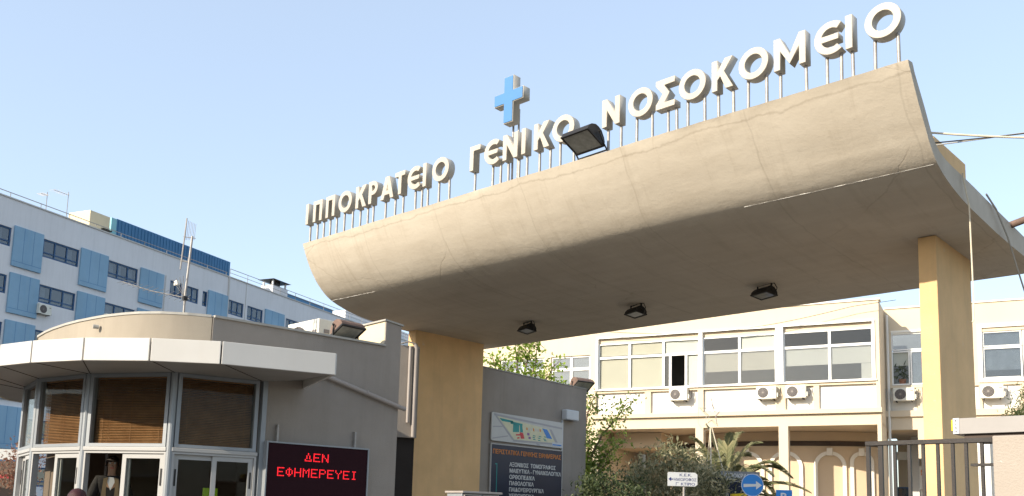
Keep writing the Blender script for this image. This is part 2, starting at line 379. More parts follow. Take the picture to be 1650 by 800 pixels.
SUN_DAZ, SUN_EL = R(10), R(24.8)         # azimuth west of the canopy's front normal, elevation
to_sun = Vector((-math.sin(SUN_DAZ)*math.cos(SUN_EL), -math.cos(SUN_DAZ)*math.cos(SUN_EL), math.sin(SUN_EL)))
sl = bpy.data.lights.new('sun','SUN'); sl.energy = 3.1; sl.angle = R(.53); sl.color = (1.,.90,.74)
so = bpy.data.objects.new('sun', sl); col.objects.link(so); so.rotation_euler = (-to_sun).to_track_quat('-Z','Y').to_euler(); so.location = (-20,-40,30)
w = bpy.data.worlds.new('World'); scene.world = w; w.use_nodes = True
nt = w.node_tree; nt.nodes.clear()
sky = nt.nodes.new('ShaderNodeTexSky'); sky.sky_type = 'NISHITA'; sky.sun_disc = False
sky.sun_elevation = SUN_EL; sky.sun_rotation = math.pi + SUN_DAZ
sky.air_density = 1.0; sky.dust_density = 1.0; sky.ozone_density = .8; sky.altitude = 50
bg = nt.nodes.new('ShaderNodeBackground'); bg.inputs['Strength'].default_value = .15
wo = nt.nodes.new('ShaderNodeOutputWorld')
hz = nt.nodes.new('ShaderNodeMix'); hz.data_type = 'RGBA'; hz.inputs['Factor'].default_value = .55   # high thin haze greys the blue
hz.inputs['B'].default_value = (1.95,2.25,2.66,1)
nt.links.new(sky.outputs[0], hz.inputs['A']); nt.links.new(hz.outputs['Result'], bg.inputs['Color']); nt.links.new(bg.outputs[0], wo.inputs['Surface'])
scene.view_settings.view_transform = 'Standard'; scene.view_settings.look = 'None'
scene.view_settings.exposure = 1.25; scene.view_settings.gamma = 1.; scene.view_settings.use_curve_mapping = False

# ------------------------------------------------------------------ ground
g = MB().quad((-900,-900,0),(900,-900,0),(900,900,0),(-900,900,0)).build('ground', M['asphalt']); g['kind'] = 'structure'
g = MB().box(-40,8,9.2,40,-.2,.12).build('courtyard', M['paving']); g['kind'] = 'structure'
g = MB().box(-17,-1.0,3.2,9.19,-.2,.13).build('pavement', M['paving']); g['kind'] = 'structure'

# ------------------------------------------------------------------ entrance canopy
X0, X1 = -16.62, -3.85
def resample(pl, n):
    d = [0]
    for a, b in zip(pl, pl[1:]): d.append(d[-1]+math.dist(a,b))
    out = []
    for i in range(n):
        t = d[-1]*i/(n-1); k = max(j for j in range(len(d)) if d[j] <= t+1e-9); k = min(k, len(pl)-2)
        u = (t-d[k])/(d[k+1]-d[k]); out.append((pl[k][0]+(pl[k+1][0]-pl[k][0])*u, pl[k][1]+(pl[k+1][1]-pl[k][1])*u))
    return out
lowR = [(11.15,7.245),(11.26,7.075),(11.39,6.90),(11.52,6.735),(11.66,6.58),(11.76,6.465),(11.85,6.37),(11.97,6.27),(12.09,6.188),(12.33,6.105),(12.67,6.03),(13.2,5.965),(13.85,5.93),(14.58,5.892),(15.24,5.875),(16.07,5.865),(17.2,5.86)]
lowL = [(11.12,7.225),(11.18,7.05),(11.26,6.87),(11.36,6.68),(11.48,6.51),(11.59,6.385),(11.70,6.28),(11.80,6.20),(11.92,6.12),(12.18,6.02),(12.55,5.945),(13.1,5.885),(13.85,5.865),(14.58,5.862),(15.24,5.86),(16.07,5.86),(17.2,5.86)]
upP = [(11.30,7.27),(11.38,7.15),(11.5,7.02),(11.68,6.83),(11.8,6.69),(11.9,6.57),(12.04,6.46),(12.2,6.39),(12.43,6.35),(12.7,6.335),(13.14,6.325),(13.6,6.31),(14.2,6.28),(14.8,6.255),(15.4,6.23),(16.1,6.2),(17.2,6.17)]
def densify(pl, k=3):
    out = []
    for a, b in zip(pl, pl[1:]):
        for i in range(k): out.append((a[0]+(b[0]-a[0])*i/k, a[1]+(b[1]-a[1])*i/k))
    return out+[pl[-1]]
lowR, lowL, upP = densify(lowR), densify(lowL), densify(upP)
def relax(pl, it):
    for _ in range(it): pl = [pl[0]]+[((a[0]+2*b[0]+c[0])/4,(a[1]+2*b[1]+c[1])/4) for a,b,c in zip(pl,pl[1:],pl[2:])]+[pl[-1]]
    return pl
lowR, lowL = relax(lowR, 2), relax(lowL, 6)
NP = len(lowR); NX = 90
rnd = random.Random(3)
ph = [(rnd.uniform(.3,2.2), rnd.uniform(0,6.3), rnd.uniform(.5,1.5)) for _ in range(8)]
def wob(x, j): return sum(math.sin(x*a+b+j*.21*c)/(1+a) for a,b,c in ph)*.006
gate = thing('entrance_canopy', 'long curved beige concrete canopy on two yellow pillars above the hospital gate', 'canopy', ((X0+X1)/2, 14.2, 0))
GX, GY = (X0+X1)/2, 14.2
vs, fs = [], []
for i in range(NX+1):
    t = i/NX; x = X0+(X1-X0)*t; s_ = t*t*(3-2*t)
    for j in range(NP):
        a, b = lowL[j], lowR[j]
        edge = rnd.uniform(-.006,.006) if j < 2 else rnd.uniform(-.0012,.0012)
        yy = a[0]+(b[0]-a[0])*s_; zz = a[1]+(b[1]-a[1])*s_
        k = wob(x, j) if j < NP-1 else 0
        xs_ = x-.55*max(0,(yy-12.2)/5.)*(1-t)**5
        vs.append((xs_-GX, yy-GY-k*.7+edge, zz+k*.7+edge))
    for j in range(NP):
        a = upP[j]; vs.append((x-.55*max(0,(a[0]-12.2)/5.)*(1-t)**5-GX, a[0]-GY+(rnd.uniform(-.005,.005) if j<3 else 0), a[1]+(rnd.uniform(-.008,.004) if j < 3 else 0)))
W_ = 2*NP
for i in range(NX):
    for j in range(NP-1):
        p = i*W_+j; q = p+W_
        fs.append((p,p+1,q+1,q)); fs.append((p+NP,q+NP,q+NP+1,p+NP+1))
    p = i*W_; q = p+W_
    fs.append((p,q,q+NP,p+NP)); fs.append((p+NP-1,p+2*NP-1,q+2*NP-1,q+NP-1))
shell = MB().add(vs,fs)
ends = []
for i in (0,NX):
    for j in range(NP-1):
        p = i*W_+j; shell.f.append((p,p+1,p+1+NP,p+NP) if i else (p+NP,p+1+NP,p+1,p))
sh = shell.build('canopy_shell', M['concrete'], gate, smooth=True)
me = sh.data
for p in me.polygons:
    if abs(p.normal.x) > .8: p.use_smooth = False
# sharp edges around the ends and the lip
bm = bmesh.new(); bm.from_mesh(me)
for e in bm.edges:
    if len(e.link_faces) == 2 and e.calc_face_angle(0) > R(38): e.smooth = False
bm.to_mesh(me); bm.free()
MB().box(-4.40-GX,-4.05-GX,12.62-GY,13.95-GY,6.30,6.80).build('upstand', M['yellow'], gate, bevel=.01)
MB().box(-4.852-GX,-4.586-GX,14.216-GY,15.84-GY,0,5.90).build('pillar', M['yellow'], gate, bevel=.012)
MB().box(-16.82-GX,-16.55-GX,14.385-GY,16.70-GY,0,5.885).build('pillar', M['yellow'], gate, bevel=.012)
# white chipped arris left by the formwork, at both ends
def crest(x):
    t = (x-X0)/(X1-X0); s_ = t*t*(3-2*t); a, b = lowL[24], lowR[24]
    k = wob(x,24)*.7
    return (x-GX, a[0]+(b[0]-a[0])*s_-GY-k-.003, a[1]+(b[1]-a[1])*s_+k-.003)
for xa, xb in ((X0+.02,X0+1.5),(-6.6,-3.9)):
    n = 26; ch = MB(); pts = [crest(xa+(xb-xa)*i/n) for i in range(n+1)]
    ch.tube(pts, [max(.0008,.0026+rnd.uniform(-.0024,.0024)) for _ in pts], 5)
    ch.build('chipped_edge', M['blindwhite'], gate)
MB().tube([(-4.5-GX,15.44-GY,6.24),(-3.87-GX,15.44-GY,6.22),(-3.35-GX,15.44-GY,6.34)],.055,12).build('drain_spout', M['rust'], gate, smooth=True)

# ------------------------------------------------------------------ letters
t = .205
def arc(cx, cy, r, a0, a1, n=20): return [(cx+r*math.cos(R(a0+(a1-a0)*i/n)), cy+r*math.sin(R(a0+(a1-a0)*i/n))) for i in range(n+1)]
def glyph(ch):
    if ch == 'Ι': return [[(0,0),(t,0),(t,1),(0,1)]], t, (.5,)
    if ch == 'Π': w=.68; return [[(0,0),(t,0),(t,1-t),(w-t,1-t),(w-t,0),(w,0),(w,1),(0,1)]], w, (.14,.86)
    if ch == 'Γ': w=.56; return [[(0,0),(t,0),(t,1-t),(w,1-t),(w,1),(0,1)]], w, (.18,)
    if ch == 'Τ': w=.66; return [[(w/2-t/2,0),(w/2+t/2,0),(w/2+t/2,1-t),(w,1-t),(w,1),(0,1),(0,1-t),(w/2-t/2,1-t)]], w, (.5,)
    if ch == 'Ν': w=.76; return [[(0,0),(t,0),(t,.6),(w-t,0),(w,0),(w,1),(w-t,1),(w-t,.4),(t,1),(0,1)]], w, (.14,.86)
    if ch == 'Μ': w=1.0; return [[(0,0),(t,0),(t,.58),(w/2,.1),(w-t,.58),(w-t,0),(w,0),(w,1),(w-t,1),(w/2,.4),(t,1),(0,1)]], w, (.1,.9)
    if ch == 'Κ': w=.74; return [[(0,0),(t,0),(t,.34),(.30,.45),(w-.25,0),(w+.02,0),(.44,.58),(w,1),(w-.27,1),(t,.63),(t,1),(0,1)]], w, (.14,.85)
    if ch == 'Α': w=.86; return [[(0,0),(.22,0),(.28,.19),(w-.28,.19),(w-.22,0),(w,0),(w/2+.12,1),(w/2-.12,1)],[(.345,.37),(w-.345,.37),(w/2,.67)]], w, (.13,.87)
    if ch == 'Ρ': return [[(0,0),(t,0),(t,.37)]+arc(.29,.685,.315,-90,90,16)+[(0,1)],[(t,.56)]+arc(.29,.685,.125,-90,90,12)+[(t,.81)]], .6, (.18,)
    if ch == 'Ε': return [arc(.5,.5,.5,52,308,40)+arc(.5,.5,.29,308,198,20)+[(.72,.41),(.72,.59)]+arc(.5,.5,.29,162,52,20)], .78, (.36,.9)
    if ch == 'Ο': return [arc(.5,.5,.5,0,357,48),arc(.5,.5,.29,0,354,40)], 1., (.2,.82)
    if ch == 'Σ': w=.74; return [[(0,0),(w,0),(w,.2),(.33,.2),(.54,.5),(.33,.8),(w,.8),(w,1),(0,1),(0,.83),(.27,.5),(0,.17)]], w, (.45,.9)
H_ = .462; LZ = 7.672; LY = 11.2; LD = .165
words = [('first word', [('Ι',-16.69),('Π',-16.417),('Π',-15.964),('Ο',-15.525),('Κ',-14.939),('Ρ',-14.519),('Α',-14.136),('Τ',-13.703),('Ε',-13.326),('Ι',-12.885),('Ο',-12.623)]),
         ('middle word', [('Γ',-11.611),('Ε',-11.248),('Ν',-10.791),('Ι',-10.351),('Κ',-10.067),('Ο',-9.653)]),
         ('last word', [('Ν',-8.618),('Ο',-8.11),('Σ',-7.599),('Ο',-7.19),('Κ',-6.633),('Ο',-6.2),('Μ',-5.66),('Ε',-5.077),('Ι',-4.65),('Ο',-4.398)])]
shape = {'Ι':'plain upright stroke','Π':'two legged','Γ':'single arm','Τ':'T shaped','Ν':'zigzag','Μ':'wide four stroke','Κ':'two armed','Α':'pointed A shaped','Ρ':'bowl topped','Ε':'round backed','Ο':'ring shaped','Σ':'double chevron'}
lr = random.Random(5)
for wn, wl in words:
    for i, (chh, x) in enumerate(wl):
        polys, wd, posts = glyph(chh)
        prev = wl[i-1][0] if i else None; nxt = wl[i+1][0] if i+1 < len(wl) else None
        where = ('between '+prev+' and '+nxt) if prev and nxt else (('before '+nxt) if nxt else ('after '+prev))
        lab = 'white %s rooftop letter %s in the %s, %s' % (shape[chh], chh, wn, where)
        xc = x+wd*H_/2
        L = thing('rooftop_letter', lab, 'letter', (xc, LY+LD/2, 7.26), R(lr.uniform(-1.2,1.2)), 'white letters standing on the canopy edge')
        b = outline('letter_body', polys, M['letter'], L, LD, H_, (-wd*H_/2, 0, LZ-7.26+lr.uniform(-.006,.006)), .006)
        for q in posts:
            px_ = (q-.5)*wd*H_; jit = lr.uniform(-.006,.006)
            ztop = LZ-7.26+(.1 if chh in 'ΟΕ' else .005)
            MB().tube([(px_+jit,.03,-.06),(px_,.03,ztop)],.024,8).build('post', M['galv'], L, smooth=True)
# blue cross
cz0, cz1, cxl, cxr = 8.345-7.26, 9.205-7.26, -.345, .345
cr = thing('cross_sign', 'light blue cross with white sides on two posts above the middle word', 'cross', (-10.685, LY+.09, 7.26))
a = .112; zc = cz0+.475
cp = [(-a,cz0),(a,cz0),(a,zc-a),(cxr,zc-a),(cxr,zc+a),(a,zc+a),(a,cz1),(-a,cz1),(-a,zc+a),(cxl,zc+a),(cxl,zc-a),(-a,zc-a)]
outline('cross_body', [cp], M['letter'], cr, .17, 1., (0,0,0), .003)
b_ = .012
ci = [(-a+b_,cz0+b_),(a-b_,cz0+b_),(a-b_,zc-a+b_),(cxr-b_,zc-a+b_),(cxr-b_,zc+a-b_),(a-b_,zc+a-b_),(a-b_,cz1-b_),(-a+b_,cz1-b_),(-a+b_,zc+a-b_),(cxl+b_,zc+a-b_),(cxl+b_,zc-a+b_),(-a+b_,zc-a+b_)]
outline('cross_face', [ci], M['crossblue'], cr, .01, 1., (0,-.0925,0))
for px_ in (-.06,.07): MB().tube([(px_,.12,-.06),(px_,.12,cz0+.3)],.019,8).build('post', M['galv'], cr, smooth=True)

# ------------------------------------------------------------------ floodlights
def floodlight(name, label, loc, rot, tilt, w=.42, h=.3, d=.18, hang=False, casing='black', cable=True, group=None, fwdy=0.):
    T = thing(name, label, 'floodlight', loc, rot, group)
    m = Matrix.Translation((0,-fwdy,(-.13 if hang else .2+fwdy*.3))) @ Matrix.Rotation(tilt, 4, 'X')
    b = MB()
    # trapezoid housing with a barrel back: profile in (y,z) swept over x
    prof = [(-d*.5,-h/2),(-d*.5,h/2),(-d*.2,h/2),(d*.2,h*.36),(d*.45,h*.18),(d*.5,0),(d*.45,-h*.2),(d*.15,-h*.42),(-d*.2,-h/2)]
    n = len(prof)
    vs = [m @ Vector((sx*w/2*(1. if y < -d*.15 else .93), y, z)) for sx in (-1,1) for y,z in prof]
    b.add(vs, [tuple(range(n)), tuple(range(n,2*n))[::-1]]+[(i,(i+1)%n,n+(i+1)%n,n+i) for i in range(n)])
    body = b.build('housing', M[casing], T, bevel=.006)
    fr = MB()
    for (xa,xb,za,zb) in ((-w/2-.008,-w/2+.022,-h/2-.008,h/2+.008),(w/2-.022,w/2+.008,-h/2-.008,h/2+.008),(-w/2+.022,w/2-.022,h/2-.022,h/2+.008),(-w/2+.022,w/2-.022,-h/2-.008,-h/2+.022)):
        fr.box(xa,xb,-d*.5-.022,-d*.5+.004,za,zb,m)
    fr.build('front_rim', M['black'], T)
    MB().box(-w/2+.022,w/2-.022,-d*.5-.012,-d*.5-.004,-h/2+.022,h/2-.022,m).build('lens', M['lens'], T)
    # U bracket
    br = MB(); z0 = .0; s_ = 1
    if hang:
        br.box(-w*.42,w*.42,-.018,.018,-.012,0); br.box(-w*.42-.008,-w*.42,-.018,.018,-.13,0); br.box(w*.42,w*.42+.008,-.018,.018,-.13,0)
    else:
        br.box(-w*.5-.02,w*.5+.02,-.02,.02,0,.010); [br.tube([(sx*(w*.5+.018),.02,.0),(sx*(w*.5+.018),.02-fwdy*.5,.10),(sx*(w*.5+.018),-fwdy,.21+fwdy*.3)],.013,6) for sx in (-1,1)]
    br.build('bracket', M['black'], T)
    for sx in (-1,1):
        c_ = (sx*(w*.5+.014 if not hang else w*.42+.01), -fwdy, (-.13 if hang else .2+fwdy*.3))
        MB().tube([(c_[0],c_[1],c_[2]),(c_[0]+sx*.03,c_[1],c_[2])],.016,8).build('knob', M['black'], T)
    if cable:
        if hang: MB().tube([(w*.36,.03,0),(w*.55,.03,-.02),(w*.72,.02,-.12),(w*.68,.0,-.22),(w*.5,.03,-.24),(w*.35,.06,-.18)],.008,6).build('cable', M['black'], T, smooth=True)
        else: MB().tube([(-.05,d*.4,.2),(-.08,d*.9,.1),(-.12,d*1.1,.02),(-.2,d*1.2,.0)],.008,6).build('cable', M['cabledark'], T, smooth=True)
    return T
floodlight('floodlight','big black floodlight tilted up, on the canopy edge in front of the letters',(-8.78,11.17,7.26), R(-3), R(66), .56,.42,.22, cable=False, fwdy=.19)
# side plate of the big floodlight foot is its bracket
for loc, lab in (((-13.789,15.29,5.872),'black floodlight under the canopy soffit, nearest the wide left pillar'),((-10.815,15.29,5.872),'black floodlight under the canopy soffit, middle of the row of three'),((-7.98,15.33,5.872),'black floodlight under the canopy soffit, nearest the right pillar')):
    floodlight('floodlight', lab, loc, R(-20), R(80), .42,.26,.14, hang=True, group='floodlights under the canopy soffit')

# ------------------------------------------------------------------ kiosk
KR = R(84.91)
kiosk = thing('guard_kiosk', 'grey gatehouse with curved window front, white metal eaves and a tall parapet', 'kiosk', (-11.0,9.26,0), KR)
Rk = Matrix.Rotation(-KR, 3, 'Z')
def KL(x, y): v = Rk @ Vector((x+11.0, y-9.26, 0)); return (v.x, v.y)
def KW(u, v, z): 
    q = Matrix.Rotation(KR,3,'Z') @ Vector((u,v,0)); return (q.x-11.0, q.y+9.26, z)
WIN = [KL(*p) for p in [(-15.1,5.3),(-13.86,5.03),(-12.68,5.24),(-11.5,5.85),(-11.2,6.97)]]
WIN[4] = (-2.29,.0)
back = [KL(*p) for p in [(-15.75,6.1),(-16.0,7.3)]]
# flat wall: below and right of the windows, up to the parapet
wl = MB()
wl.box(-2.22,0,.0,.22,0,3.30)
wl.prism([(-3.06,3.30),(0,3.30),(0,4.42),(-.29,4.46),(-.29,4.07),(-3.06,4.06)], .001,.22,'y')
wl.box(-.24,0,.22,4.6,0,4.40)                # far end wall
wall_k = wl.build('wall', M['grey'], kiosk)
MB().box(-.292,-.286,.03,1.35,4.05,4.45).build('parapet_return', M['blockside'], kiosk)
pc = MB().box(-3.05,-.292,-.03,.25,4.062,4.092).build('coping', M['coping'], kiosk)
pc = MB(); pc.prism([(-.32,4.462),(.03,4.422),(.03,4.447),(-.32,4.487)],-.02,1.4,'y'); pc.build('coping', M['coping'], kiosk)
MB().box(-.27,-.02,.225,1.35,4.02,4.41).build('parapet_block', M['blockside'], kiosk)
# curved parapet drum
DR = [KL(*p) for p in [(-11.285,6.20),(-11.42,5.93),(-11.65,5.67),(-11.9,5.5),(-12.16,5.4),(-12.5,5.31),(-12.8,5.27),(-13.2,5.23),(-13.6,5.22),(-14.1,5.24),(-14.5,5.28),(-15.0,5.36),(-15.5,5.55),(-15.9,5.9),(-16.15,6.4),(-16.3,7.2),(-16.3,9.2)]]
def band(pl, z0, z1, th):
    b = MB(); n = len(pl); nor = []
    for i in range(n):
        a = Vector(pl[max(i-1,0)]); c = Vector(pl[min(i+1,n-1)]); d = (c-a).normalized(); nor.append(Vector((d.y,-d.x)))
    sgn = 1
    inn = [(p[0]+q.x*th*sgn, p[1]+q.y*th*sgn) for p, q in zip(pl, nor)]
    vs = [(x,y,z) for z in (z0,z1) for x,y in pl]+[(x,y,z) for z in (z0,z1) for x,y in inn]
    fs = []
    for i in range(n-1):
        fs += [(i,i+1,n+i+1,n+i),(2*n+i,3*n+i,3*n+i+1,2*n+i+1),(n+i,n+i+1,3*n+i+1,3*n+i),(i,2*n+i,2*n+i+1,i+1)]
    fs += [(0,n,3*n,2*n),(n-1,3*n-1,4*n-1,2*n-1)]
    return b.add(vs, fs)
band(DR,3.30,4.06,.2).build('parapet', M['drum'], kiosk, smooth=35)
d2 = [(p[0],p[1]) for p in DR]
cpn = band([(p[0],p[1]) for p in DR],4.062,4.095,.26); 
cpo = cpn.build('coping', M['coping'], kiosk)
cpo.scale = (1.004,1.004,1)
# roof slab + fascia panels + soffit
FA = [(-9.635,7.059),(-10.118,5.710),(-10.658,5.078),(-11.346,4.576),(-12.137,4.269),(-12.834,4.129),(-13.671,4.092),(-14.5,4.22),(-15.4,4.6),(-16.3,5.1),(-17.1,5.7),(-17.7,6.7)]
FAL = [KL(*p) for p in FA]
for a, b in zip(FAL, FAL[1:]):
    va, vb = Vector(a), Vector(b); d = (vb-va).normalized(); nn = Vector((-d.y, d.x))
    va2, vb2 = va+d*.011, vb-d*.011
    pl = [tuple(va2), tuple(vb2), tuple(vb2+nn*-.04), tuple(va2+nn*-.04)]
    MB().prism(pl, 3.255, 3.534).build('fascia_panel', M['fascia'], kiosk, bevel=.006)
inner = []
nF = len(FAL)
for i,p in enumerate(FAL):
    a = Vector(FAL[max(i-1,0)]); c = Vector(FAL[min(i+1,nF-1)]); d = (c-a).normalized(); inner.append((p[0]+d.y*.03, p[1]-d.x*.03))
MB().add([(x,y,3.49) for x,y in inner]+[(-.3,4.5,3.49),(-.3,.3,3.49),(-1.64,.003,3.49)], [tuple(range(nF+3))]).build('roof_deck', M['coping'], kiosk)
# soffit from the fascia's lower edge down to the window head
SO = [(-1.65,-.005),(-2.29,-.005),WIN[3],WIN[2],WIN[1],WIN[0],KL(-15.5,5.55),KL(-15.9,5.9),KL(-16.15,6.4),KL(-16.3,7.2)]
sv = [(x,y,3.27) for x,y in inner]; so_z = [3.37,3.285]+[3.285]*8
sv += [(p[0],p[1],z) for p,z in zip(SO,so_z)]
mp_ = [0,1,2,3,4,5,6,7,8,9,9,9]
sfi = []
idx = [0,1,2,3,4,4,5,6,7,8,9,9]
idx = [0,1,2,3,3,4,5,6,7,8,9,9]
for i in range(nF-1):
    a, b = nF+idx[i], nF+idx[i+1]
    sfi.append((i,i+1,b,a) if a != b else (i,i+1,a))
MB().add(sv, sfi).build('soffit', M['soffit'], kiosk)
for i in range(1,8):
    a_ = Vector((FAL[i][0],FAL[i][1],3.268)); q = SO[idx[i]]; b_ = Vector((q[0],q[1],3.283))
    MB().tube([a_.lerp(b_,.06),a_.lerp(b_,.97)],.006,4).build('soffit_joint', M['dark'], kiosk)
# fascia return at the right end
p0 = Vector(FAL[0]); p1 = Vector((-1.64,-.004))
MB().prism([tuple(p0+Vector((.002,.005))), tuple(p1), tuple(p1+Vector((-.03,.0))), tuple(p0+Vector((-.04,.03)))], 3.257, 3.53).build('fascia_panel', M['fascia'], kiosk)
# base wall under the sliding windows
bw = MB()
pts = WIN+[]
for a, b in zip(pts, pts[1:]):
    va, vb = Vector(a), Vector(b); d = (vb-va).normalized(); nn = Vector((d.y,-d.x))*-1
    bw.prism([tuple(va),tuple(vb),tuple(vb+nn*.14),tuple(va+nn*.14)], 0, 1.17)
bw.build('base_wall', M['grey'], kiosk)
# interior
it = MB()
it.box(-5.2,-.3,.0+.25,.26,.5,3.3) if False else None
ip = [KL(-15.0,5.45),KL(-13.8,5.2),KL(-12.7,5.4),KL(-11.7,6.0),(-2.3,.24),(-.3,.24),(-.3,3.2),KL(-15.0,8.6),KL(-15.9,7.0)]
it.prism(ip,.40,.5); it.prism(ip,3.30,3.36)
it.build('interior_floor', M['interior'], kiosk)
ib = MB(); ib.box(-3.2,-.3,3.2,3.3,.5,3.3)
ib.prism([KL(-11.9,8.5),KL(-16.0,8.5),KL(-16.0,8.6),KL(-11.9,8.6)],.5,3.3)
ib.prism([KL(-15.75,6.1),KL(-15.9,7.0),KL(-16.0,8.6),KL(-16.1,8.6),KL(-16.0,7.0),KL(-15.85,6.05)],0,3.3)
ib.prism([KL(-14.95,5.62),KL(-13.95,5.40),KL(-13.96,5.44),KL(-14.95,5.66)],.5,3.3)
ib.build('interior_wall', M['interior'], kiosk)
# window bays
bays = list(zip(WIN, WIN[1:]))
openings = [None, 'left', 'left', 'closed']
for k, (a, b) in enumerate(bays):
    va, vb = Vector(a), Vector(b); L = (vb-va).length; ang = math.atan2((vb-va).y,(vb-va).x)
    m = Matrix.Translation((va.x,va.y,0)) @ Matrix.Rotation(ang,4,'Z')
    # local: x along the bay, y inwards, front at y<0
    fm = MB(); e = .045
    fm.box(e,e+.05,-.035,.05,2.30,3.28,m); fm.box(L-e-.05,L-e,-.035,.05,2.30,3.28,m)
    fm.box(e+.05,L-e-.05,-.035,.05,2.302,2.345,m); fm.box(e+.05,L-e-.05,-.035,.05,3.235,3.28,m)
    win = fm.build('window', M['alu'], kiosk)
    MB().box(e+.05,L-e-.05,.0,.006,2.345,3.235,m).build('pane', M['glass'], win)
    bl = MB(); nsl = 40
    x0, x1 = e+.065, L-e-.065
    if k == 0: x0 = e+.09
    for s_ in range(nsl):
        zc = 2.36+s_*(.86/nsl)
        sag = .004*math.sin(s_*.7+k)
        vs = [m@Vector(p) for p in ((x0,.055,zc-.006),(x1,.055,zc-.006+sag),(x1,.078,zc+.009+sag),(x0,.078,zc+.009))]
        vs2 = [v+Vector((0,0,.0015)) for v in vs]
        bl.add(vs+vs2, [(0,1,2,3),(7,6,5,4),(0,4,5,1),(2,6,7,3)])
    bl.box(x0,x1,.04,.085,3.222,3.262,m)
    for fx in (.1,.5,.9): bl.box(x0+(x1-x0)*fx-.002,x0+(x1-x0)*fx+.002,.05,.053,2.355,3.22,m)
    if k > 0: bl.build('blind', M['wood'], win)
    else: bl.build('blind', M['wood'], win)
    MB().box(.02,L-.02,-.05,.05,2.245,2.298,m).build('transom', M['aluwhite'], kiosk, bevel=.008)
    # sliding sashes
    fr2 = MB(); fr2.box(.03,.06,-.03,.06,1.17,2.243,m); fr2.box(L-.06,L-.03,-.03,.06,1.17,2.243,m); fr2.box(.06,L-.06,-.03,.06,2.215,2.243,m); fr2.box(.03,L-.03,-.045,.08,1.172,1.20,m)
    slide = fr2.build('sliding_window', M['aluwhite'], kiosk)
    mid = L/2
    def sash(xa, xb, ya, hx):
        s1 = MB(); z0, z1, ww = 1.20, 2.213, .062
        s1.box(xa,xa+ww,ya,ya+.03,z0,z1,m); s1.box(xb-ww,xb,ya,ya+.03,z0,z1,m); s1.box(xa+ww,xb-ww,ya,ya+.03,z0,z0+ww,m); s1.box(xa+ww,xb-ww,ya,ya+.03,z1-ww,z1,m)
        s1.build('sash', M['aluwhite'], slide)
        MB().box(xa+ww,xb-ww,ya+.012,ya+.018,z0+ww,z1-ww,m).build('pane', M['glass'], slide)
        MB().box(hx-.011,hx+.011,ya-.008,ya-.001,1.80,2.02,m).build('handle', M['black'], slide)
    if k == 0: sash(.07,mid+.05,.03,.1); sash(mid-.02,L-.07,-.008,L-.1)
    elif k in (1,2): sash(mid-.04,L-.065,-.008,L-.096); sash(mid-.01,L-.09,.03,L-.12)
    else: sash(.065,mid+.04,.03,.096); sash(mid-.03,L-.065,-.008,L-.096)
for p in WIN[:4]:
    MB().tube([(p[0],p[1],1.17),(p[0],p[1],3.284)],.045,12).build('mullion', M['alu'], kiosk, smooth=False)
MB().box(-2.29,-2.222,-.04,.05,1.17,3.285).build('mullion', M['alu'], kiosk)
# drain pipe along the wall
MB().tube([(-1.7,-.06,3.56),(.0,-.06,3.14),(.09,-.06,3.12)],.035,10).build('drain_pipe', M['pipe'], kiosk, smooth=True)
for u_ in (-.62,): MB().tube([(u_-.012,-.06,3.302),(u_+.012,-.06,3.296)],.043,10).build('pipe_clip', M['pipe'], kiosk)
# small pipe bracket on parapet of the drum
MB().tube([KL(-12.62,5.27)+(3.93,), KL(-12.64,5.20)+(3.93,)],.03,10).build('vent_spout', M['coping'], kiosk)
# hi-vis vest hanging inside, seen through the right bay
hv = tag(MB().box(-2.75,-2.55,.62,.66,1.66,1.80).build('safety_vest', M['vest']), 'yellow green safety vest hanging behind the right sliding window of the gatehouse', 'vest')
hv.location = (-11.0,9.26,0); hv.rotation_euler = (0,0,KR)

# LED board
led = thing('led_board', 'dark red dot matrix board with two lines of glowing letters on the gatehouse wall', 'sign', KW(-1.4,-.06,0), KR)
MB().frame(-.83,.83,.95,2.462,.022,-.07,.05).build('board_frame', M['alu'], led, bevel=.004)
MB().box(-.807,.807,-.055,.048,.973,2.44).build('panel', M['ledpanel'], led)
for x in (-.64,.62): MB().box(x-.014,x+.014,.0,.055,2.465,2.70).build('hanger', M['galv'], led)
F57 = {'Δ':["00100","00100","01010","01010","01010","10001","11111"],'Ε':["11111","10000","10000","11110","10000","10000","11111"],'Ν':["10001","11001","11001","10101","10011","10011","10001"],
 'Φ':["00100","01110","10101","10101","10101","01110","00100"],'Η':["10001","10001","10001","11111","10001","10001","10001"],'Μ':["10001","11011","10101","10101","10001","10001","10001"],
 'Ρ':["11110","10001","10001","11110","10000","10000","10000"],'Υ':["10001","10001","01010","00100","00100","00100","00100"],'Ι':["01110","00100","00100","00100","00100","00100","01110"]}
def ledline(s, x, ztop, pxx, pzz):
    for i, ch_ in enumerate(s):
        dots = MB()
        for r_, row in enumerate(F57[ch_]):
            for c_, v in enumerate(row):
                if v == '1':
                    cx_ = x+(i*6+c_)*pxx; cz_ = ztop-r_*pzz
                    dots.add([(cx_+dx*.0092, -.0575, cz_+dz*.0078) for dx,dz in ((-1,-.4),(-.4,-1),(.4,-1),(1,-.4),(1,.4),(.4,1),(-.4,1),(-1,.4))], [tuple(range(8))])
        dots.build('lit_letter', M['led'], led)
ledline('ΔΕΝ', -.225, 2.325, .0228, .0172)
ledline('ΕΦΗΜΕΡΕΥΕΙ', -.64, 2.105, .0219, .0178)

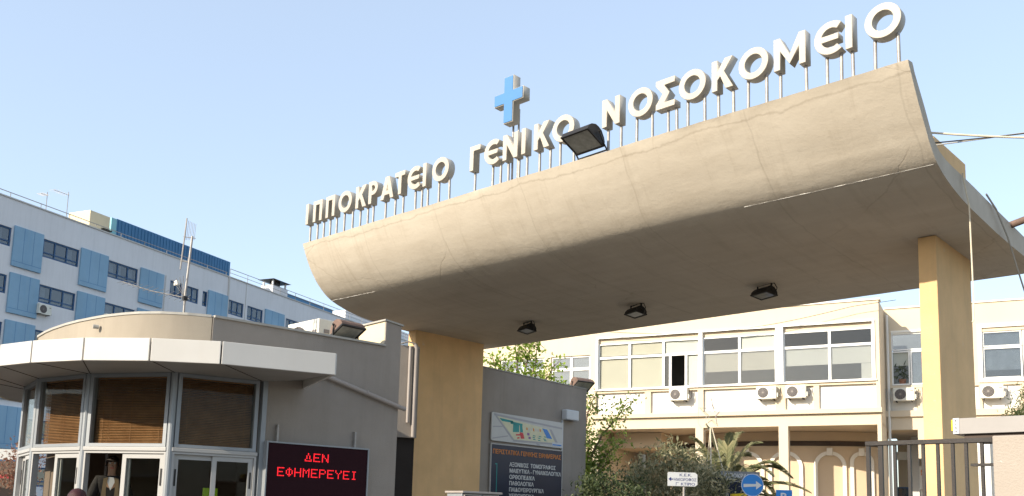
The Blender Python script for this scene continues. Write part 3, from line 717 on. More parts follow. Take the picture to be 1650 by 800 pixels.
# roof air conditioner, floodlight, antenna mast on the kiosk
def ac_unit(name, label, loc, rot, w=.8, h=.55, d=.3, group=None, grille='acgrille', feet=True):
    T = thing(name, label, 'air conditioner', loc, rot, group)
    MB().box(-w/2,w/2,0,d,0,h).build('casing', M['ac'], T, bevel=.012)
    cx_ = -w*.16; cz_ = h*.5; r_ = h*.40
    MB().disc((cx_,cz_,-.004),r_,28,'y',.003).build('fan_opening', M['acblades'], T)
    gr = MB()
    for k in range(5): 
        rr = r_*(k+1)/5
        gr.tube([(cx_+rr*math.cos(2*math.pi*i/24),-.012,cz_+rr*math.sin(2*math.pi*i/24)) for i in range(25)],.004,4,False)
    for k in range(12):
        a_ = 2*math.pi*k/12; gr.tube([(cx_+.03*math.cos(a_),-.012,cz_+.03*math.sin(a_)),(cx_+r_*math.cos(a_),-.012,cz_+r_*math.sin(a_))],.004,4,False)
    gr.disc((cx_,cz_,-.018),.035,14,'y',.006)
    gr.build('fan_grille', M[grille], T)
    MB().box(w*.30,w*.44,-.003,.0,h*.70,h*.78).build('badge', M['acgrille'], T)
    sv_ = MB().box(w/2,w/2+.05,.05,.2,.06,.22).build('valve_cover', M['ac'], T)
    MB().tube([(w/2+.04,.12,.12),(w/2+.10,.12,.06),(w/2+.13,.16,.16),(w/2+.11,.22,.34),(w/2+.12,d-.01,.42)],.014,6).build('hose', M['cabledark'], T, smooth=True)
    if feet:
        for s_ in (-1,1): MB().box(s_*w*.35-.02,s_*w*.35+.02,-.03,d+.06,-.04,-.002).build('bracket', M['iron'], T)
    return T
ra = ac_unit('roof_air_conditioner', 'large cream air conditioner on the gatehouse roof behind the parapet', (-12.44,8.42,3.75), R(-1), .88,.78,.36, grille='acblades')
MB().box(.441,.449,.10,.20,.56,.62).build('handle_recess', M['acgrille'], ra)
floodlight('floodlight', 'rusty floodlight on the gatehouse parapet beside the roof air conditioner', KW(-.93,.10,4.075), KR+R(6), R(62), .44,.30,.17, casing='rust')
floodlight('floodlight', 'weathered floodlight on top of the grey sign wall, tilted up to the right', (-16.7,20.9,5.20), R(78), R(55), .62,.40,.26, casing='rust', cable=False)
ms = thing('antenna_mast', 'slim metal mast with television aerials rising behind the gatehouse parapet', 'antenna', (-12.45,6.39,3.66))
dx, dy = right.x, right.y; ll = math.hypot(dx,dy); ex = Vector((dx/ll,dy/ll,0)); 
def A_(r_,z,fo=0): return tuple(ex*r_+Vector((-ex.y,ex.x,0))*fo+Vector((0,0,z-3.66)))
MB().tube([A_(0,3.66),A_(.0,4.6),A_(.04,5.45)],.017,8).build('pole', M['galv'], ms, smooth=True)
MB().tube([A_(-.10,4.95),A_(-.07,5.5),A_(-.06,5.72)],.011,6).build('pole', M['galv'], ms, smooth=True)
g1 = MB()
for k in range(7): g1.tube([A_(-.07+k*.022,5.40,.02),A_(-.06+k*.022,5.70-.01*k,.02)],.003,4)
g1.tube([A_(-.09,5.44),A_(.09,5.42)],.006,5); g1.tube([A_(-.11,5.08),A_(.04,5.06)],.008,5)
g1.build('grid_aerial', M['galv'], ms)
y1 = MB(); y1.tube([A_(-.95,4.75),A_(-.5,4.62),A_(.06,4.52)],.007,6)
for k in range(13):
    q = k/12; xx = -.93+.93*q; zz = 4.745-.225*q; ln = .05+.03*q
    y1.tube([A_(xx-ln*.4,zz-ln,-.12),A_(xx+ln*.4,zz+ln,.12)],.0035,4)
for k in range(4): y1.tube([A_(-.18+.05*k,4.78+.02*k,-.05),A_(-.03,4.55,.05)],.004,4)
y1.build('yagi_aerial', M['galv'], ms)
MB().prism([(-.33,1.10),(-.22,1.10),(-.25,1.17),(-.33,1.16)],-.02,.02,'y').build('small_dish', M['ac'], ms)
MB().box(-.03,.03,-.03,.03,.83,.89).build('clamp', M['black'], ms)

# wall between kiosk and canopy with its pipes
rw = thing('rear_wall', 'grey recessed wall with rain pipes between gatehouse and left pillar', 'wall', (-14.5,12.2,0), R(68))
MB().box(-.4,.42,0,.25,3.05,4.945).build('wall_block', M['grey'], rw)
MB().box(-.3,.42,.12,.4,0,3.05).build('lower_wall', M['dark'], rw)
MB().tube([(.20,-.05,3.35),(.20,-.05,4.93)],.035,8).build('rain_pipe', M['pipe'], rw, smooth=True)
MB().tube([(.33,-.05,3.05),(.33,-.05,4.9),(.30,-.05,4.98)],.045,8).build('rain_pipe', M['pipe'], rw, smooth=True)
MB().tube([(.0,-.02,4.97),(.15,-.05,5.02),(.3,-.06,4.99),(.38,-.06,4.9)],.016,6).build('conduit', M['galv'], rw, smooth=True)

# ------------------------------------------------------------------ sign wall
SW = thing('boundary_wall', 'grey rendered wall with a gently sloping top, carrying the direction boards', 'wall', (-16.6,18.9,0), R(90))
MB().prism([(-2.17,0),(2.15,0),(2.15,5.205),(-2.17,5.285)],0,.26,'y').build('wall_body', M['grey'], SW, bevel=.01)
MB().prism([(-2.17,5.288),(2.17,5.208),(2.17,5.232),(-2.17,5.312)],-.015,.28,'y').build('coping', M['coping'], SW)
mp = thing('site_map_sign', 'white printed site map board with coloured blocks above the navy direction board', 'sign', (-16.6,18.49,0), R(90))
MB().prism([(-1.425,3.45),(-1.40,3.425),(1.40,3.412),(1.425,3.44),(1.425,4.10),(1.40,4.128),(-1.40,4.158),(-1.425,4.13)],-.06,-.02,'y').build('board', M['mapbase'], mp, bevel=.004)
def printed(name, pl, mat, d=0): MB().prism([(x,z) for x,z in pl],-.0635-d*.002,-.0605,'y').build(name, M[mat], mp)
printed('printed_plot',[(-1.22,4.07),(.82,3.90),(1.12,3.54),(-.55,3.51)],'mapcream')
printed('printed_road',[(-1.36,4.13),(1.40,3.99),(1.40,3.94),(-1.33,4.075)],'maproad')
printed('printed_road',[(-1.30,4.07),(-1.24,4.07),(-.56,3.50),(-.64,3.50)],'maproad')
printed('printed_road',[(.86,3.9),(.95,3.9),(1.27,3.5),(1.16,3.5)],'maproad')
printed('printed_road',[(-.6,3.505),(1.2,3.535),(1.2,3.49),(-.6,3.46)],'maproad')
printed('printed_road',[(-1.38,3.80),(-1.02,3.83),(-1.02,3.80),(-1.38,3.77)],'maproad')
printed('printed_road',[(-1.38,3.50),(-.8,3.60),(-.8,3.57),(-1.38,3.47)],'maproad')
printed('printed_road',[(.3,3.47),(.42,3.47),(.5,3.42),(.4,3.42)],'maproad')
for pl in ([(-1.15,4.03),(-.62,3.995),(-.62,3.94),(-1.05,3.955)],[(-.72,3.98),(-.25,3.95),(-.25,3.895),(-.72,3.91)],[(-.62,3.92),(-.38,3.905),(-.38,3.72),(-.62,3.70)],[(-.36,3.90),(-.26,3.90),(-.22,3.72),(-.34,3.72)]): printed('printed_building', pl, 'mapteal', 1)
for pl in ([(-.5,3.66),(-.34,3.67),(-.34,3.63),(-.5,3.62)],[(-.36,3.72),(-.22,3.71),(-.16,3.56),(-.30,3.55)],[(-.45,3.575),(-.36,3.59),(-.36,3.55),(-.45,3.54)]): printed('printed_building', pl, 'mapred', 1)
printed('printed_building',[(.55,3.90),(.76,3.885),(.98,3.64),(.76,3.645)],'mapblue',1)
for pl in ([(-.06,3.73),(.03,3.73),(.04,3.66),(-.05,3.66)],[(.0,3.63),(.09,3.63),(.09,3.57),(.0,3.57)]): printed('printed_building', pl, 'mappurple', 1)
for i in range(9):
    x = .18+(i%3)*.22+random.uniform(-.03,.03); z = 3.69-(i//3)*.055+random.uniform(-.01,.01)
    printed('printed_building',[(x,z),(x+.1,z-.004),(x+.12,z-.028),(x+.02,z-.024)],'mapteal',1)
for i in range(7):
    x = -.1+i*.09; printed('printed_building',[(x,3.87),(x+.05,3.865),(x+.06,3.80-.02*(i%2)),(x+.01,3.80)],'orange' if i%3==0 else 'mapbase',1)
printed('printed_label',[(.98,3.56),(1.40,3.55),(1.40,3.44),(.98,3.45)],'signwhite',1)
text('lettering','nosokomeio',M['signtext'],mp,1.0,-.068,3.462,.05,.38,.01,.002) if False else MB().box(1.0,1.38,-.0675,-.0665,3.47,3.505).build('printed_line', M['mapblue'], mp)
db = thing('direction_board', 'tall navy board with orange heading and white Greek department names', 'sign', (-16.6,18.5,0), R(90))
MB().frame(-1.44,1.44,.6,3.36,.03,-.065,-.02).build('board_frame', M['aluwhite'], db, bevel=.004)
MB().box(-1.41,1.41,-.058,-.022,.63,3.33).build('panel', M['navy'], db)
text('lettering','ΠΕΡΙΣΤΑΤΙΚΑ ΓΕΝΙΚΗΣ ΕΦΗΜΕΡΙΑΣ',M['orange'],db,-1.37,-.0595,3.10,.115,2.72,.018)
for i,(s_,wd) in enumerate((('ΑΞΟΝΙΚΟΣ  ΤΟΜΟΓΡΑΦΟΣ',1.86),('ΜΑΙΕΥΤΙΚΑ - ΓΥΝΑΙΚΟΛΟΓΙΚΑ',2.09),('ΟΡΘΟΠΕΔΙΚΑ',1.0),('ΠΑΘΟΛΟΓΙΚΑ',.96),('ΠΑΙΔΟΧΕΙΡΟΥΡΓΙΚΑ',1.38),('ΧΕΙΡΟΥΡΓΙΚΑ',1.0))):
    text('lettering',s_,M['whiteprint'],db,-.72,-.0595,2.80-.163*i,.105,wd,.016)
MB().add([(-1.21,-.0605,.7),(-1.185,-.0605,.7),(-1.185,-.0605,2.85),(-1.21,-.0605,2.85)],[(0,1,2,3)]).build('green_line', M['mapteal'], db)
MB().add([(-1.26,-.0605,2.82),(-1.212,-.0605,2.82),(-1.212,-.0605,2.85),(-1.26,-.0605,2.85)],[(0,1,2,3)]).build('green_line', M['mapteal'], db)
wlamp = thing('wall_lamp', 'small white box with round underside fixed at the corner of the map board', 'lamp', (-16.6,20.2,4.22), R(90))
MB().box(-.28,.27,-.2,-.003,.0,.29).build('lamp_body', M['signwhite'], wlamp, bevel=.03)
MB().tube([(-.0,-.11,-.006),(-.0,-.11,.01)],.085,18).build('lamp_opening', M['acgrille'], wlamp)
MB().box(-.28,-.245,-.05,-.003,-3.6,-.003).build('cable_duct', M['signwhite'], wlamp)
bx = thing('leaflet_box', 'two sided grey dispenser box with blue printed fronts in front of the left pillar', 'box', (-8.42,8.53,0), R(90-4))
MB().box(-.32,.32,.0,.3,1.0,1.80).build('casing', M['alu'], bx, bevel=.01)
MB().box(-.34,.34,-.04,.32,1.803,1.83).build('lid', M['pipe'], bx, bevel=.006)
for x in (-.155,.155):
    MB().frame(x-.135,x+.135,1.3,1.79,.014,-.016,-.002).build('door_frame', M['pink'], bx)
    MB().box(x-.12,x+.12,-.010,-.003,1.315,1.775).build('printed_front', M['navy'], bx)
    MB().add([(x-.05,-.0125,1.745),(x+.11,-.0125,1.745),(x+.11,-.0125,1.768),(x-.05,-.0125,1.768)],[(0,1,2,3)]).build('printed_strip', M['mapbase'], bx)
for x in (-.28,.28): MB().box(x-.02,x+.02,.12,.16,.13,.998).build('leg', M['pipe'], bx)

# ------------------------------------------------------------------ cream hospital building
CR_ = R(15.41); CO = (-12.2193,31.7283,0)
def CW(u,v,z): q = Matrix.Rotation(CR_,3,'Z') @ Vector((u,v,0)); return (q.x+CO[0], q.y+CO[1], z)
B = thing('hospital_building', 'two storey cream building with white window bands and an arcade behind the gate', 'building', CO, CR_)
RV = 1.8
wl = MB()
wl.box(-10.65,.0,.02,.35,8.60,9.31)                       # parapet
wl.box(-10.65,.0,.02,.3,6.38,6.47)
for a_, b_ in ((-10.65,-10.52),(-.14,0)): wl.box(a_,b_,.0,.35,5.54,8.60)
wl.box(-10.65,0.0,.02,.4,4.95,5.36)                        # lintel beam
wl.box(-10.65,-10.4,.021,.4,0,4.95); wl.box(-6.5,-6.2,.021,.36,0,4.95); wl.box(-3.45,-3.12,.021,.36,0,4.95); wl.box(-.13,.0,.021,.36,0,4.95)
wl.box(-.13,0.0,.36,RV,0,9.3)                              # right flank
wl.box(-10.65,-10.52,.40,6.0,0,9.3)                        # left flank
wl.build('wall', M['cream'], B)
MB().box(-10.7,.04,-.12,.36,5.362,5.53).build('ledge', M['cream'], B, bevel=.01)
MB().box(-10.7,.05,-.03,.40,9.312,9.37).build('coping', M['moulding'], B)
for a_, b_ in ((-8.5,-8.26),(-6.42,-6.2),(-3.56,-3.2),(-2.22,-2.03)): MB().box(a_,b_,.03,.3,5.535,6.378).build('pilaster', M['cream'], B)
MB().box(-10.5,-.15,.14,.3,5.533,6.376).build('spandrel_panel', M['creamwhite'], B)
MB().box(-10.6,-.1,-.06,.3,6.472,6.515).build('window_sill', M['moulding'], B)
# upper rooms
rm = MB(); rm.box(-10.5,-.14,3.6,3.7,5.4,9.2); rm.box(-10.5,-.14,.36,3.6,5.36,5.45); rm.box(-10.5,-.14,.36,3.6,8.8,8.9)
rm.build('room', M['office'], B)
# outer white surround posts between bays
sr = MB(); sr.box(-10.52,-.14,-.05,.03,8.56,8.62)
for a_, b_ in ((-10.52,-10.44),(-6.36,-6.22),(-3.52,-3.25),(-.22,-.14)): sr.box(a_,b_,-.05,.16,6.517,8.558)
sr.build('window_surround', M['wframe'], B)
sb = MB()
for a_, b_ in ((-10.44,-6.36),(-6.22,-3.52),(-3.25,-.22)): sb.box(a_,b_,.1,.3,8.36,8.557)
sb.build('shutter_box', M['cream'], B)
def cell(u0,u1,z0,z1,pane='glassdark',blind=None,y=.1,open_=False, parent=B, v=0.):
    fw = .045
    f_ = MB().frame(u0,u1,z0,z1,fw,v+y-.04,v+y+.03).build('window', M['wframe'], parent)
    if not open_: MB().box(u0+fw,u1-fw,v+y-.008,v+y-.002,z0+fw,z1-fw).build('pane', M[pane], f_)
    if blind:
        mt_, za, zb = blind
        MB().box(u0+fw+.01,u1-fw-.01,v+y+.04,v+y+.046,za,zb).build('blind', M[mt_], f_)
    return f_
ZT, ZB, ZM = 8.36, 6.517, 7.79
for (u0,u1) in ((-10.44,-9.14),(-9.139,-7.77)):
    cell(u0,u1,ZM+.001,ZT,'glass',('blind',ZM+.08,ZT-.05 if u0<-10 else ZT-.02)); cell(u0,u1,ZB,ZM-.001,'glass',('blind',ZB+.06,ZM-.06))
cell(-7.769,-6.36,ZM+.001,ZT,'glass',('blindwhite',ZM+.06,ZT-.02))
cell(-7.769,-7.50,ZB,ZM-.001,'glassdark',('blind',ZB+.05,ZM-.1))
cell(-7.499,-6.88,ZB,ZM-.001,open_=True)
cell(-6.879,-6.36,ZB,ZM-.001,'glass',('blindwhite',ZB+.05,ZM-.08))
cell(-6.22,-4.85,ZM+.001,ZT,'glassdark',('blindwhite',ZM+.07,ZM+.10)); cell(-4.849,-3.52,ZM+.001,ZT,'glass',('blindwhite',ZM+.06,ZT-.04))
for u0,u1 in ((-6.22,-4.85),(-4.849,-3.52)): cell(u0,u1,ZB,ZM-.001,'glasspale',('blind',7.05,ZM-.06))
for u0,u1 in ((-3.25,-1.66),(-1.659,-.22)):
    cell(u0,u1,ZM+.001,ZT,'glassdark'); cell(u0,u1,ZB,ZM-.001,'glasspale',('blindwhite',7.13,ZM-.05))
MB().box(-.62,-.27,.145,.15,6.56,7.12).build('paper_sheet', M['blindwhite'], B)
# things on the inner sills of the middle bay
for u_,h_ in ((-5.6,.28),(-5.05,.34),(-4.55,.2),(-3.85,.30),(-2.95,.24),(-5.9,.16)):
    pass
# left continuation
lw = MB()
lw.box(-17.5,-10.66,1.1,1.4,8.16,9.30); lw.box(-17.5,-10.66,1.1,1.4,0,6.50)
for a_, b_ in ((-17.5,-15.45),(-13.34,-13.02),(-11.24,-10.66)): lw.box(a_,b_,1.1,1.4,6.50,8.16)
lw.build('wing_wall', M['cream'], B)
MB().box(-17.5,-10.66,4.,4.1,5,9).build('wing_room', M['office'], B)
for u0,u1 in ((-15.42,-14.38),(-14.36,-13.36),(-13.0,-12.12),(-12.1,-11.26)):
    cell(u0,u1,7.62,8.14,'glassblue',('blindwhite',7.66,8.1),.1,v=1.1); cell(u0,u1,6.52,7.59,'glassblue',('blindwhite',6.9,7.55),.1,v=1.1)
MB().box(-17.5,-10.66,1.02,1.098,6.40,6.50).build('window_sill', M['moulding'], B)
# right continuation (recessed)
rw2 = MB()
rw2.box(.0,9.5,RV,RV+.3,8.52,9.33); rw2.box(.0,9.5,RV,RV+.3,6.42,6.52)
for a_, b_ in ((0,.22),(1.35,3.02),(5.75,6.3),(8.9,9.5)): rw2.box(a_,b_,RV,RV+.3,6.52,8.52)
rw2.box(.0,9.5,RV-.1,RV+.3,5.38,5.60)
rw2.box(.0,1.02,RV+.001,RV+.3,4.92,5.38); rw2.box(1.02,9.5,RV,RV+.3,3.9,5.38)
rw2.box(1.9,9.5,RV,RV+.3,0,3.9)
rw2.build('wing_wall', M['cream'], B)
MB().box(.0,9.5,RV+.1,RV+.28,5.60,6.42).build('spandrel_panel', M['creamwhite'], B)
for a_, b_ in ((1.0,1.2),(3.0,3.1),(4.25,4.45),(5.7,5.95)): MB().box(a_,b_,RV+.01,RV+.2,5.602,6.418).build('pilaster', M['cream'], B)
MB().box(-.0,9.5,RV-.05,RV+.35,9.332,9.38).build('coping', M['moulding'], B)
MB().box(0,9.5,RV+3.2,RV+3.3,5,9.2).build('wing_room', M['office'], B)
MB().box(.22,1.35,RV-.03,RV+.1,8.44,8.52).build('window_surround', M['moulding'], B)
cell(.22,1.35,7.80,8.42,'glassblue',None,.1,v=RV); cell(.22,.82,6.54,7.77,'glass',('blindwhite',7.25,7.72),.1,v=RV); cell(.84,1.35,6.54,7.77,'glassblue',('curtain',6.6,7.7),.1,v=RV)
MB().tube([(.10,RV-.06,0),(.10,RV-.06,8.9),(.10,RV-.02,9.1)],.05,8).build('rain_pipe', M['creamwhite'], B, smooth=True)
MB().tube([(-.20,-.035,5.6),(-.21,-.04,6.4)],.012,5).build('conduit', M['cable'], B)
MB().frame(3.02,5.75,6.52,8.56,.13,RV-.05,RV+.06).build('window_surround', M['moulding'], B)
MB().box(3.17,5.6,RV+.02,RV+.2,8.30,8.428).build('shutter_box', M['cream'], B)
for u0,u1 in ((3.17,4.36),(4.40,5.6)):
    cell(u0,u1,7.76,8.30,'glassblue',('curtain',7.80,8.25),.1,v=RV); cell(u0,u1,6.66,7.73,'glassblue',('curtain',6.95,7.7),.1,v=RV)
cell(6.3,7.6,6.54,8.5,'glassblue',None,.1,v=RV); cell(7.62,8.9,6.54,8.5,'glassblue',None,.1,v=RV)
# arcade: ceiling, curved inner wall with arches, doors
MB().box(-10.5,-.0,.41,6.,4.96,5.05).build('arcade_ceiling', M['peach'], B)
arcp = []
for i in range(25):
    u_ = -10.3+i*(10.2/24); v_ = 2.1+.055*(u_+4.6)**2 if u_ > -4.6 else 2.1+.10*(u_+4.6)**2
    arcp.append((u_, min(v_,5.6)))
band(arcp,0,4.95,-.2).build('inner_wall', M['peach'], B, smooth=True)
band([(u_,v_-.05) for u_,v_ in arcp],4.42,4.60,-.06).build('dark_band', M['band'], B)
def arch(u0, w_, ztop):
    # a moulded blind arch following the curved wall
    mb = MB(); n = 18; cx_ = u0+w_/2; r_o = w_/2; r_i = w_/2-.13
    def V(u_): return np.interp(u_, [p[0] for p in arcp], [p[1] for p in arcp])
    def ring(r_): return [(cx_-r_, .3)]+[(cx_+r_*math.cos(math.pi-math.pi*k/n), ztop-r_o+r_*math.sin(math.pi-math.pi*k/n)) for k in range(n+1)]+[(cx_+r_, .3)]
    ro, ri = ring(r_o), ring(r_i)
    for a_, b_, c_, d_ in zip(ro, ro[1:], ri[1:], ri):
        q = [(p[0], float(V(p[0]))-.10, p[1]) for p in (a_,b_,c_,d_)]; q2 = [(x,y+.14,z) for x,y,z in q]
        mb.add(q+q2, [(0,1,2,3),(7,6,5,4),(0,4,5,1),(2,6,7,3)])
    mb.box(cx_-.10,cx_+.10,float(V(cx_))-.16,float(V(cx_))-.02,ztop-.16,ztop+.12)
    mb.build('arch_moulding', M['moulding'], B)
for u0,w_ in ((-5.75,1.35),(-4.25,1.25),(-2.62,1.12),(-1.38,.80)): arch(u0,w_,4.22)
MB().box(-10.3,-8.3,1.5,5.5,4.34,4.94).build('arcade_beam', M['peach'], B)
MB().box(-10.3,-6.9,5.6,5.7,0,4.9).build('arcade_back', M['peach'], B)
# entrance to the right of the block
en = MB(); en.box(.0,1.9,RV+4.,RV+4.1,0,5.4); en.build('entrance_back', M['peach'], B)
MB().box(.0,2.2,RV+.3,RV+4.,4.90,4.99).build('entrance_ceiling', M['peach'], B)
MB().box(.0,1.9,RV+3.0,RV+3.2,4.05,4.35).build('entrance_beam', M['moulding'], B)
MB().box(.62,.86,RV+2.4,RV+2.7,0,4.89).build('entrance_column', M['greywash'], B)
dr = MB().box(.03,.55,RV+2.9,RV+2.96,.15,3.0).build('door', M['blueframe'], B)
MB().box(.07,.51,RV+2.88,RV+2.895,2.4,2.95).build('door_glass', M['glassblue'], dr)
MB().box(.9,1.35,RV+2.6,RV+2.65,0,2.6).build('notice_panel', M['greywash'], B)
es = thing('building_sign', 'cream sign with orange letters in the shaded entrance beside the right pillar', 'sign', CW(1.30,RV+2.2,0), CR_)
MB().box(-.42,.5,0,.04,2.9,3.75).build('board', M['creamwhite'], es)
text('lettering','ΚΤΙΡΙΟ',M['orange'],es,-.38,-.004,3.42,.2,.75,.02)
text('lettering','1',M['orange'],es,-.03,-.004,3.05,.24,.1,.02)
es2 = thing('notice_sign', 'white notice with dark Greek lettering low in the shaded entrance', 'sign', CW(1.32,RV+2.0,0), CR_)
MB().frame(-.40,.5,1.6,2.85,.05,-.01,.04).build('notice_frame', M['ac'], es2)
MB().box(-.35,.45,0,.03,1.65,2.80).build('board', M['creamwhite'], es2)
text('lettering','ΓΡΑΦΕΙΟ',M['signtext'],es2,-.02,-.004,2.42,.14,.45,.01)
text('lettering','ΚΙΝΗΣΗΣ',M['signtext'],es2,-.06,-.004,2.14,.14,.49,.01)
# plain white block low on the right, behind the gate
wb = thing('white_annex', 'plain white low wall block behind the iron gate, right of the pillar', 'wall', CW(3.4,-1.2,0), CR_)
MB().box(-.9,6.,0,.4,0,4.55).build('wall_body', M['creamwhite'], wb)
MB().box(-.32,-.12,-.25,0-.001,0,4.3).build('square_pipe', M['moulding'], wb, bevel=.02)
# potted plant in the narrow window
pp = thing('potted_plant', 'leafy plant in a terracotta pot inside the narrow window beside the block', 'plant', CW(.55,RV+.28,6.55), CR_)
MB().tube([(0,0,0),(0,0,.22)],[.09,.13],14).build('pot', M['pot'], pp)

# façade air conditioners
fac = None
for u_, v_, lab in ((-7.1,-.22,'cream air conditioner under the dark open window'),(-3.83,-.22,'cream air conditioner under the half lowered blinds, left of a pair'),(-2.80,-.22,'cream air conditioner at the left end below the dark top panes, right of a pair'),(.62,RV-.32,'grey air conditioner in the shaded recess under the plant window'),(3.40,RV-.32,'cream air conditioner right of the tall yellow pillar')):
    if fac is None: fac = ac_unit('wall_air_conditioner', lab, CW(u_,v_,5.98), CR_, .70,.46,.26, 'air conditioners under the upper windows')
    else: dup(fac, CW(u_,v_,5.93), CR_, lab, 'air conditioners under the upper windows')
# thin cable looped along the façade
pts = []
for i in range(30):
    q = i/29; u_ = -9.8+q*10.4; pts.append(CW(u_,-.35,8.75-.38*math.sin(math.pi*min(1,q*1.15))*.9+.35*q*q*1.2))
tag(MB().tube(pts,.010,5).build('facade_cable', M['cabledark']), 'thin dark cable sagging across the cream upper windows', 'cable')

# ------------------------------------------------------------------ blue and white block
DRt = R(109.31); DO = (-55.264,17.6035,0)
def DW(u,v,z): q = Matrix.Rotation(DRt,3,'Z') @ Vector((u,v,0)); return (q.x+DO[0], q.y+DO[1], z)
D = thing('ward_block', 'tall white ward block with light blue panels and dark blue window frames', 'building', DO, DRt)
rows = [(15.70,16.78,14.65,16.97),(13.0,14.06,11.97,14.27),(10.35,11.38,9.40,11.57),(7.85,8.85,7.12,9.05),(5.1,6.2,4.4,6.78),(2.4,3.5,1.7,3.9)]
wins = [(-2.3,.22,3),(2.33,4.87,3),(7.1,9.55,3),(12.43,13.57,2),(14.03,15.18,2),(15.60,16.09,1),(18.2,20.02,3),(20.46,22.3,3),(25.2,27.0,3),(27.5,29.3,3),(32.,34.,3)]
panels = [(-4.4,-2.35),(.33,2.25),(4.93,7.02),(9.70,11.76),(16.10,18.16),(22.5,24.9),(29.6,31.7)]
wb_ = MB(); us = sorted([w_[:2] for w_ in wins])
U0, U1 = -8., 60.
zs = [(r_[0],r_[1]) for r_ in rows][::-1]
zprev = 0
for z0_, z1_ in zs:
    wb_.box(U0,U1,0,.3,zprev,z0_)
    up_ = U0
    for a_, b_ in us:
        wb_.box(up_,a_,0,.3,z0_,z1_); up_ = b_
    wb_.box(up_,U1,0,.3,z0_,z1_); zprev = z1_
wb_.box(U0,U1,0,.3,zprev,18.42)
wb_.build('wall', M['whitewall'], D)
MB().box(U0,U1,-.06,.4,18.424,18.50).build('coping', M['greywash'], D)
MB().box(U0,U1,2.5,2.6,0,18.).build('room', M['office'], D)
MB().box(U0,U1,.4,14,18.0,18.1).build('roof', M['coping'], D)
MB().box(18.16,18.28,-.08,-.002,12.5,18.42).build('joint_strip', M['greywash'], D)
MB().box(20.18,20.22,-.03,-.002,12.5,18.42).build('joint_strip', M['greywash'], D)
MB().box(11.95,12.02,-.03,-.002,12.5,17.0).build('joint_strip', M['greywash'], D)
rr_ = random.Random(2)
for ri, (z0_,z1_,p0_,p1_) in enumerate(rows):
    for (a_,b_,n_) in wins:
        if ri > 2 and a_ > 6: continue
        f_ = MB().frame(a_,b_,z0_,z1_,.09,.05,.14)
        for k in range(1,n_): x = a_+(b_-a_)*k/n_; f_.box(x-.04,x+.04,.05,.13,z0_+.09,z1_-.09)
        zb_ = z0_+(z1_-z0_)*.27
        for k in range(n_):
            xa = a_+(b_-a_)*k/n_+(.09 if k==0 else .04); xb = a_+(b_-a_)*(k+1)/n_-(.09 if k==n_-1 else .04)
            f_.box(xa,xb,.06,.12,zb_-.035,zb_+.035)
        fo = f_.build('window', M['blueframe'], D)
        MB().box(a_+.09,b_-.09,.09,.096,z0_+.09,z1_-.09).build('pane', M['glassblue'], fo)
        cu = MB()
        for k in range(n_):
            if rr_.random() < .72:
                xa = a_+(b_-a_)*k/n_+.1; ww = (b_-a_)/n_*rr_.uniform(.4,.9); cu.box(xa,xa+ww,.3,.32,z0_+.05,z1_-.05)
        if cu.v: cu.build('curtain', M['curtain'], fo)
    for (a_,b_) in panels:
        if ri > 2 and a_ > 6: continue
        p_ = MB().box(a_,b_,-.12,-.002,p0_,p1_).build('blue_panel', M['bluepanel'], D, bevel=.02)
        jn = MB()
        for k in (1,2): x = a_+(b_-a_)*k/3; jn.box(x-.012,x+.012,-.1245,-.1205,p0_+.30,p1_-.02)
        jn.box(a_+.02,b_-.02,-.1245,-.1205,p0_+.27,p0_+.295)
        jn.build('panel_joint', M['bluejoint'], p_)
# rooftop of the block
for u0,u1 in ((-8,18),(18.3,60)):
    pass
rl = thing('roof_railing', 'thin grey pipe railing along the roof edge of the white ward block', 'railing', DW(0,.1,18.5), DRt)
rb = MB(); rb.tube([(-6,0,.30),(18.1,0,.26)],.025,5); rb.tube([(18.4,0,.62),(55,0,.62)],.025,5); rb.tube([(18.4,0,.32),(55,0,.32)],.02,5)
for k in range(13): rb.tube([(-6+2*k,0,0),(-6+2*k,0,.29)],.02,5)
for k in range(19): rb.tube([(18.4+2*k,0,0),(18.4+2*k,0,.62)],.02,5)
rb.build('rail', M['galv'], rl)
sc_ = thing('roof_screen', 'long dark blue sheet metal screen on the ward block roof', 'screen', DW(0,0,0), DRt)
MB().box(9.75,21.1,2.5,5.0,18.1,20.55).build('screen_panel', M['bluescreen'], sc_)
MB().box(9.30,9.745,2.48,5.0,18.1,20.5).build('screen_end', M['greencorner'], sc_)
rbm = MB()
for k in range(38): x = 9.9+k*.295; rbm.box(x,x+.05,2.46,2.498,18.12,20.5)
rbm.build('screen_rib', M['bluescreen'], sc_)
s2 = thing('roof_screen', 'low far blue screen on the ward block roof behind the chimney', 'screen', DW(0,0,0), DRt)
MB().box(27.9,35.2,2.5,4.8,18.1,19.68).build('screen_panel', M['bluescreen'], s2)
MB().box(27.85,35.25,2.45,4.85,19.683,19.75).build('screen_cap', M['blueframe'], s2)
ph_ = thing('roof_hut', 'small cream plant hut on the ward block roof left of the blue screen', 'hut', DW(7.55,2.6,18.1), DRt)
MB().box(-.85,.75,-1.1,.8,0,1.98).build('hut_body', M['blockside'], ph_, bevel=.02)
MB().box(.10,.6,-1.45,-1.11,.15,.75).build('hut_fan', M['ac'], ph_); MB().box(.1,.75,-1.35,-1.105,.95,1.05).build('hut_shelf', M['black'], ph_)
cm = thing('chimney', 'white roof chimney with dark cap on the ward block roof', 'chimney', DW(24.9,1.1,18.3), DRt)
MB().box(-.95,.95,-.6,.6,-.2,1.0).build('chimney_shaft', M['whitewall'], cm)
for sx in (-.8,.8):
    for sy in (-.45,.45): MB().box(sx-.06,sx+.06,sy-.06,sy+.06,1.0,1.45).build('cap_post', M['whitewall'], cm)
MB().box(-.25,.3,-.3,.3,1.0,1.44).build('flue', M['iron'], cm)
